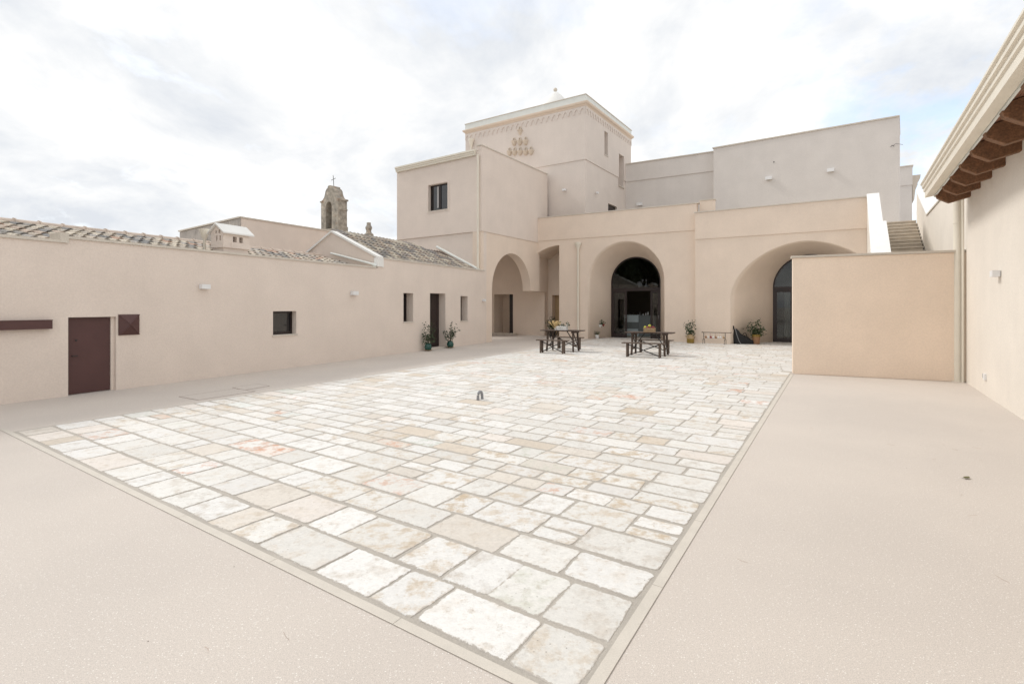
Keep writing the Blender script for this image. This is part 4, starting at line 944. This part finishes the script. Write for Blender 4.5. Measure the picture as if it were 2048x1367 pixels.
def crate(P, m, label, rz, w=.34, d=.22, h=.14):
    o = thing('crate', label, 'crate', P, rz=rz)
    for s in (-1, 1):
        for k in range(2):
            z0 = .008+k*h*.52
            simple('slat', m, o, (-w/2, w/2, s*d/2-.006, s*d/2+.006, z0, z0+h*.42)); simple('slat', m, o, (s*w/2-.006+.0, s*w/2+.006, -d/2+.0065, d/2-.0065, z0, z0+h*.42))
    simple('base_board', m, o, (-w/2+.01, w/2-.01, -d/2+.01, d/2-.01, .002, .012))
    for s in (-1, 1):
        for t in (-1, 1): simple('corner_post', m, o, (s*(w/2-.02)-.01, s*(w/2-.02)+.01, t*(d/2-.02)-.01, t*(d/2-.02)+.01, .013, h))
    return o
crate((1.78, 18.72, .756), M_white, 'white slatted crate on the left picnic table', tr)
crate((4.47, 17.22, .756), M_crate, 'bare wood crate of fruit on the right picnic table', tr)
def ball(name, P, r, m, label, cat, group, sq=.92):
    b = B(); bmesh.ops.create_uvsphere(b, u_segments=12, v_segments=8, radius=r); 
    for v_ in b.verts:
        v_.co.z *= sq
        if v_.co.z > r*.8: v_.co.z -= r*.12
    tube(b, [(0, 0, r*.75), (.003, 0, r*1.15)], .003, 4)
    o = obj(name, b, m, smooth=True); o.location = P; tag(o, label, cat, group)
ball('apple', (4.46, 17.18, .756+.21), .047, M_apple, 'yellow-green apple on top of the heap in the wooden crate', 'apple', 'yellow-green apples in the wooden crate')
ball('apple', (4.33, 17.24, .756+.165), .043, M_apple, 'yellow-green apple at the left end of the wooden crate', 'apple', 'yellow-green apples in the wooden crate')
for k, (dx, dy) in enumerate(((-.06, -.04), (.02, -.06), (.09, -.07), (.12, .0), (.03, .05), (-.05, .05), (-.01, .0))):
    ball('red_onion', (4.47+dx, 17.22+dy*.7-dx*.45, .756+.148+.008*(k % 3)), .038, M_onion, 'dark red onion in the wooden crate, ' + ('front left', 'front middle', 'front right', 'at the far right end', 'back right', 'at the back left', 'in the centre of the heap')[k], 'onion', 'red onions in the wooden crate')
o = thing('dried_flowers', 'bunch of golden wheat ears standing behind the white crate', 'dried flowers', (1.56, 18.80, .756))
b = B(); r = random.Random(4)
for k in range(60):
    a = r.gauss(0, .3); c_ = r.gauss(0, .3); tip = Vector((a*.3-.04, c_*.3, .30+r.uniform(-.05, .04))); tube(b, [(0, 0, 0), tip*.6, tip], [.003, .003, .012], 4)
obj('wheat_ears', b, M_straw, o, kind='stuff')
b = B(); lathe(b, [(.04, 0), (.045, .02), (.05, .13), (.045, .13)], n=10); obj('jar', b, M_wpot, o)
o = thing('cut_flowers', 'small white and green flowers filling the white crate', 'flowers', (1.80, 18.72, .80))
foliage(o, [[(-.12, .04, .03), (-.10, .04, .16)], [(0, 0, .03), (.02, 0, .12)], [(.12, -.04, .03), (.20, -.06, .20)]], 22, .07, 61, m=M_leaf2, spread=.05)
foliage(o, [[(-.1, 0, .08), (.0, 0, .13)], [(.1, -.03, .10), (.15, -.04, .16)]], 14, .045, 62, m=M_white, name='white_petals', spread=.04)

# ------------------------------------------------------------------ rack, black bag, hoop, small things on the ground
rk = thing('drying_rack', 'low iron rack hung with dried bunches against the right bay', 'rack', loc(*fC, .92, -.32, 0), fC[1])
b = B(); tube(b, [(-.56, 0, .49), (.62, 0, .49)], .014, 6); tube(b, [(.60, 0, .47), (.62, 0, .53)], .012, 5); tube(b, [(-.56, 0, .47), (-.54, 0, .53)], .012, 5); obj('rail', b, M_wood, rk)
for x in (-.48, .38):
    b = B(); tube(b, [(x, 0, .48), (x, 0, .22)], .014, 6); tube(b, [(x, 0, .23), (x-.01, -.10, .19), (x-.01, -.13, 0)], .013, 6); tube(b, [(x, 0, .23), (x+.01, .10, .19), (x+.01, .13, 0)], .013, 6); obj('leg', b, M_iron, rk)
for k, (x, m_, wd) in enumerate(((-.40, M_terra, 'reddish'), (-.30, M_wpot, 'white'), (-.20, M_onion, 'dark red'), (-.09, M_wpot, 'white'), (.0, M_terra, 'reddish'), (.11, M_wpot, 'white'), (.20, M_wpot, 'white'), (.31, M_clay, 'buff'))):
    zc = .30 + .05*((k*3) % 3)*.6; b = B(); lathe(b, [(.0, -.06), (.035, -.04), (.042, 0), (.02, .035), (.006, .05)], n=8); tube(b, [(0, 0, .04), (0, 0, .478-zc)], .004, 4); lathe(b, [(0, -.03), (.03, -.01), (.03, .02), (0, .03)], .035, .01, -.03, 7)
    o = obj('hanging_bunch', b, m_, smooth=True); o.location = loc(*fC, .92+x, -.32, zc)
    pos = ('first from the left', 'second from the left', 'third from the left', 'fourth from the left', 'fifth from the left', 'sixth from the left', 'seventh from the left', 'last at the right')[k]
    tag(o, '%s dried bunch hanging from the low rack, %s' % (wd, pos), 'bunch', 'dried bunches hanging from the rack')
bg_ = thing('black_bag', 'slumped black fabric bag on a folded frame leaning in the right arch reveal', 'bag', loc(*fC, 1.62, .25, 0), (1, 0))
b = B(); prof = [(-.10, .0), (-.12, .35), (-.08, .62), (.04, .64), (.12, .50), (.28, .38), (.40, .36), (.50, .30), (.62, .20), (.74, .16), (.76, .02), (.74, 0)]
rs = []
for t in (-.16, -.12, -.04, .04, .12, .16):
    k = 1-(abs(t)/.16)**3*.22; rs.append([b.verts.new((.3+(p[0]-.3)*k, t, p[1]*k + noise.noise(Vector((p[0]*6, t*9, p[1]*6)))*.02*(p[1] > .05))) for p in prof])
for r0, r1 in zip(rs, rs[1:]):
    for i in range(len(prof)): b.faces.new((r0[i], r0[(i+1) % len(prof)], r1[(i+1) % len(prof)], r1[i]))
b.faces.new(rs[0]); b.faces.new(rs[-1]); obj('bag_body', b, M_black, bg_, smooth='auto')
b = B(); tube(b, [(-.10, -.17, .66), (-.04, -.18, .40), (.06, -.18, .12), (.14, -.18, .02)], .013, 6); obj('frame_tube', b, M_steel, bg_)
b = B(); tube(b, [(-.12, 0, .60), (-.13, 0, .78), (-.10, 0, .76), (-.08, 0, .62)], .018, 6); tube(b, [(.25, -.05, .38), (.30, -.08, .46), (.38, -.08, .47), (.44, -.04, .34)], .014, 6); obj('grip', b, M_black, bg_)
hs = thing('steel_hoop', 'grey steel ground hoop standing alone in the middle of the paving', 'hoop', (-.545, 9.04, .008), rz=math.radians(50))
b = B(); pts = [(-.052, 0, 0), (-.050, 0, .07)] + [(-.046*math.cos(t), 0, .08+.055*math.sin(t)) for t in [i*math.pi/8 for i in range(1, 8)]] + [(.050, 0, .07), (.054, 0, 0)]
tube(b, pts, .024, 12); obj('hoop', b, M_steel, hs, smooth='auto')
lf = thing('fallen_leaf', 'single curled dry leaf lying on the smooth paving at right', 'leaf', (4.22, 4.92, .004), rz=.4)
b = B(); g2 = [[b.verts.new((x, y*w_, .004+abs(y)*.25*1.0+x*x*2.2)) for y in (-.022, 0, .022)] for x, w_ in ((-.04, .1), (-.02, .8), (0, 1), (.02, .8), (.04, .1))]
for r0, r1 in zip(g2, g2[1:]):
    for i in range(2): b.faces.new((r0[i], r0[i+1], r1[i+1], r1[i]))
obj('blade', b, M_apple2, lf); b = B(); tube(b, [(-.04, 0, .01), (-.065, .004, .006)], .0015, 4); obj('stalk', b, M_stem, lf)
def hatch(c4, label):
    o = thing('access_cover', label, 'cover', (0, 0), group=None); b = B(); n = 4
    for i in range(4):
        a = Vector((*c4[i], .003)); c_ = Vector((*c4[(i+1) % 4], .003)); d = (c_-a).normalized()*.0; bar(b, a, c_, .008, .003)
    obj('cover_frame', b, M_cover, o)
    b = B(); m_ = sum((Vector(p) for p in c4), Vector((0, 0)))/4; prism_xy(b, [tuple(m_+(Vector(p)-m_)*.985) for p in c4], .0005, .0035); obj('paved_lid', b, M_ground, o)
hatch([(-5.89, 9.37), (-5.34, 9.02), (-4.82, 9.95), (-5.37, 10.28)], 'larger flush access cover outlined in the smooth strip by the left wall')
hatch([(-5.50, 10.42), (-5.10, 10.10), (-4.86, 10.62), (-5.24, 10.90)], 'smaller flush access cover beyond the larger one by the left wall')
# dark pines behind the low wing, out of the frame but mirrored in the arched glass
b = B(); r = random.Random(77)
for cx_, cy_, hh in ((-17.5, 9.5, 10.5), (-20.5, 5.0, 11.5), (-17.0, 1.0, 10), (-24, 10.5, 12), (-22, -2, 12), (-27, 4, 13), (-19, 12.5, 11), (-20, 8, 12), (-19, -2.5, 12), (-25, 1, 13), (-31, 12, 14)):
    tube(b, [(cx_, cy_, 0), (cx_+.2, cy_, hh*.5), (cx_, cy_+.2, hh*.8)], [.28, .2, .1], 7)
    lobes = [(cx_+r.gauss(0, 1.3), cy_+r.gauss(0, 1.3), hh*r.uniform(.35, .92), r.uniform(1.2, 2.2)) for _ in range(12)]
    for k in range(4200):
        lx, ly_, lz, lr = r.choice(lobes); d = Vector((r.gauss(0, 1), r.gauss(0, 1), r.gauss(0, .8))).normalized()*lr*r.uniform(.6, 1.05)
        p = Vector((lx, ly_, lz)) + d; a = Vector((r.gauss(0, 1), r.gauss(0, 1), r.gauss(0, 1))).normalized()*.28; c_ = a.cross(Vector((r.gauss(0, 1), r.gauss(0, 1), r.gauss(0, 1)))).normalized()*.16
        b.faces.new([b.verts.new(p-a), b.verts.new(p+c_), b.verts.new(p+a), b.verts.new(p-c_)])
obj('wood', b, M_leaf, kind='stuff', recalc=False)
# dry pine needles and specks scattered on the smooth paving
b = B(); r = random.Random(12)
for k in range(26):
    x = r.uniform(.8, 6.5) if k % 3 else r.uniform(-5, -1); y = r.uniform(2.2, 7); 
    if k % 3 == 0: y = r.uniform(2.0, 3.6)
    if k % 3 and x < .6+(y-2)*.62: x += 2.6
    a = r.uniform(0, 6.28); L_ = r.uniform(.02, .05); c0_ = Vector((x, y, .004)); d = Vector((math.cos(a), math.sin(a), 0)); s = Vector((-d.y, d.x, 0))*r.uniform(-.01, .01)
    tube(b, [c0_-d*L_, c0_+s, c0_+d*L_], .0006, 3)
obj('pine_needles', b, M_terra, kind='stuff')
b = B()
for k in range(7):
    x = r.uniform(1.5, 6); y = r.uniform(2.3, 6.5); lathe(b, [(.002, 0), (.003, .002), (0, .003)], x, y, .001, 5)
    lathe(b, [(.002, 0), (.003, .002), (0, .003)], r.uniform(-4.5, -1), r.uniform(2, 3.4), .001, 5)
obj('grit', b, M_under, kind='stuff')
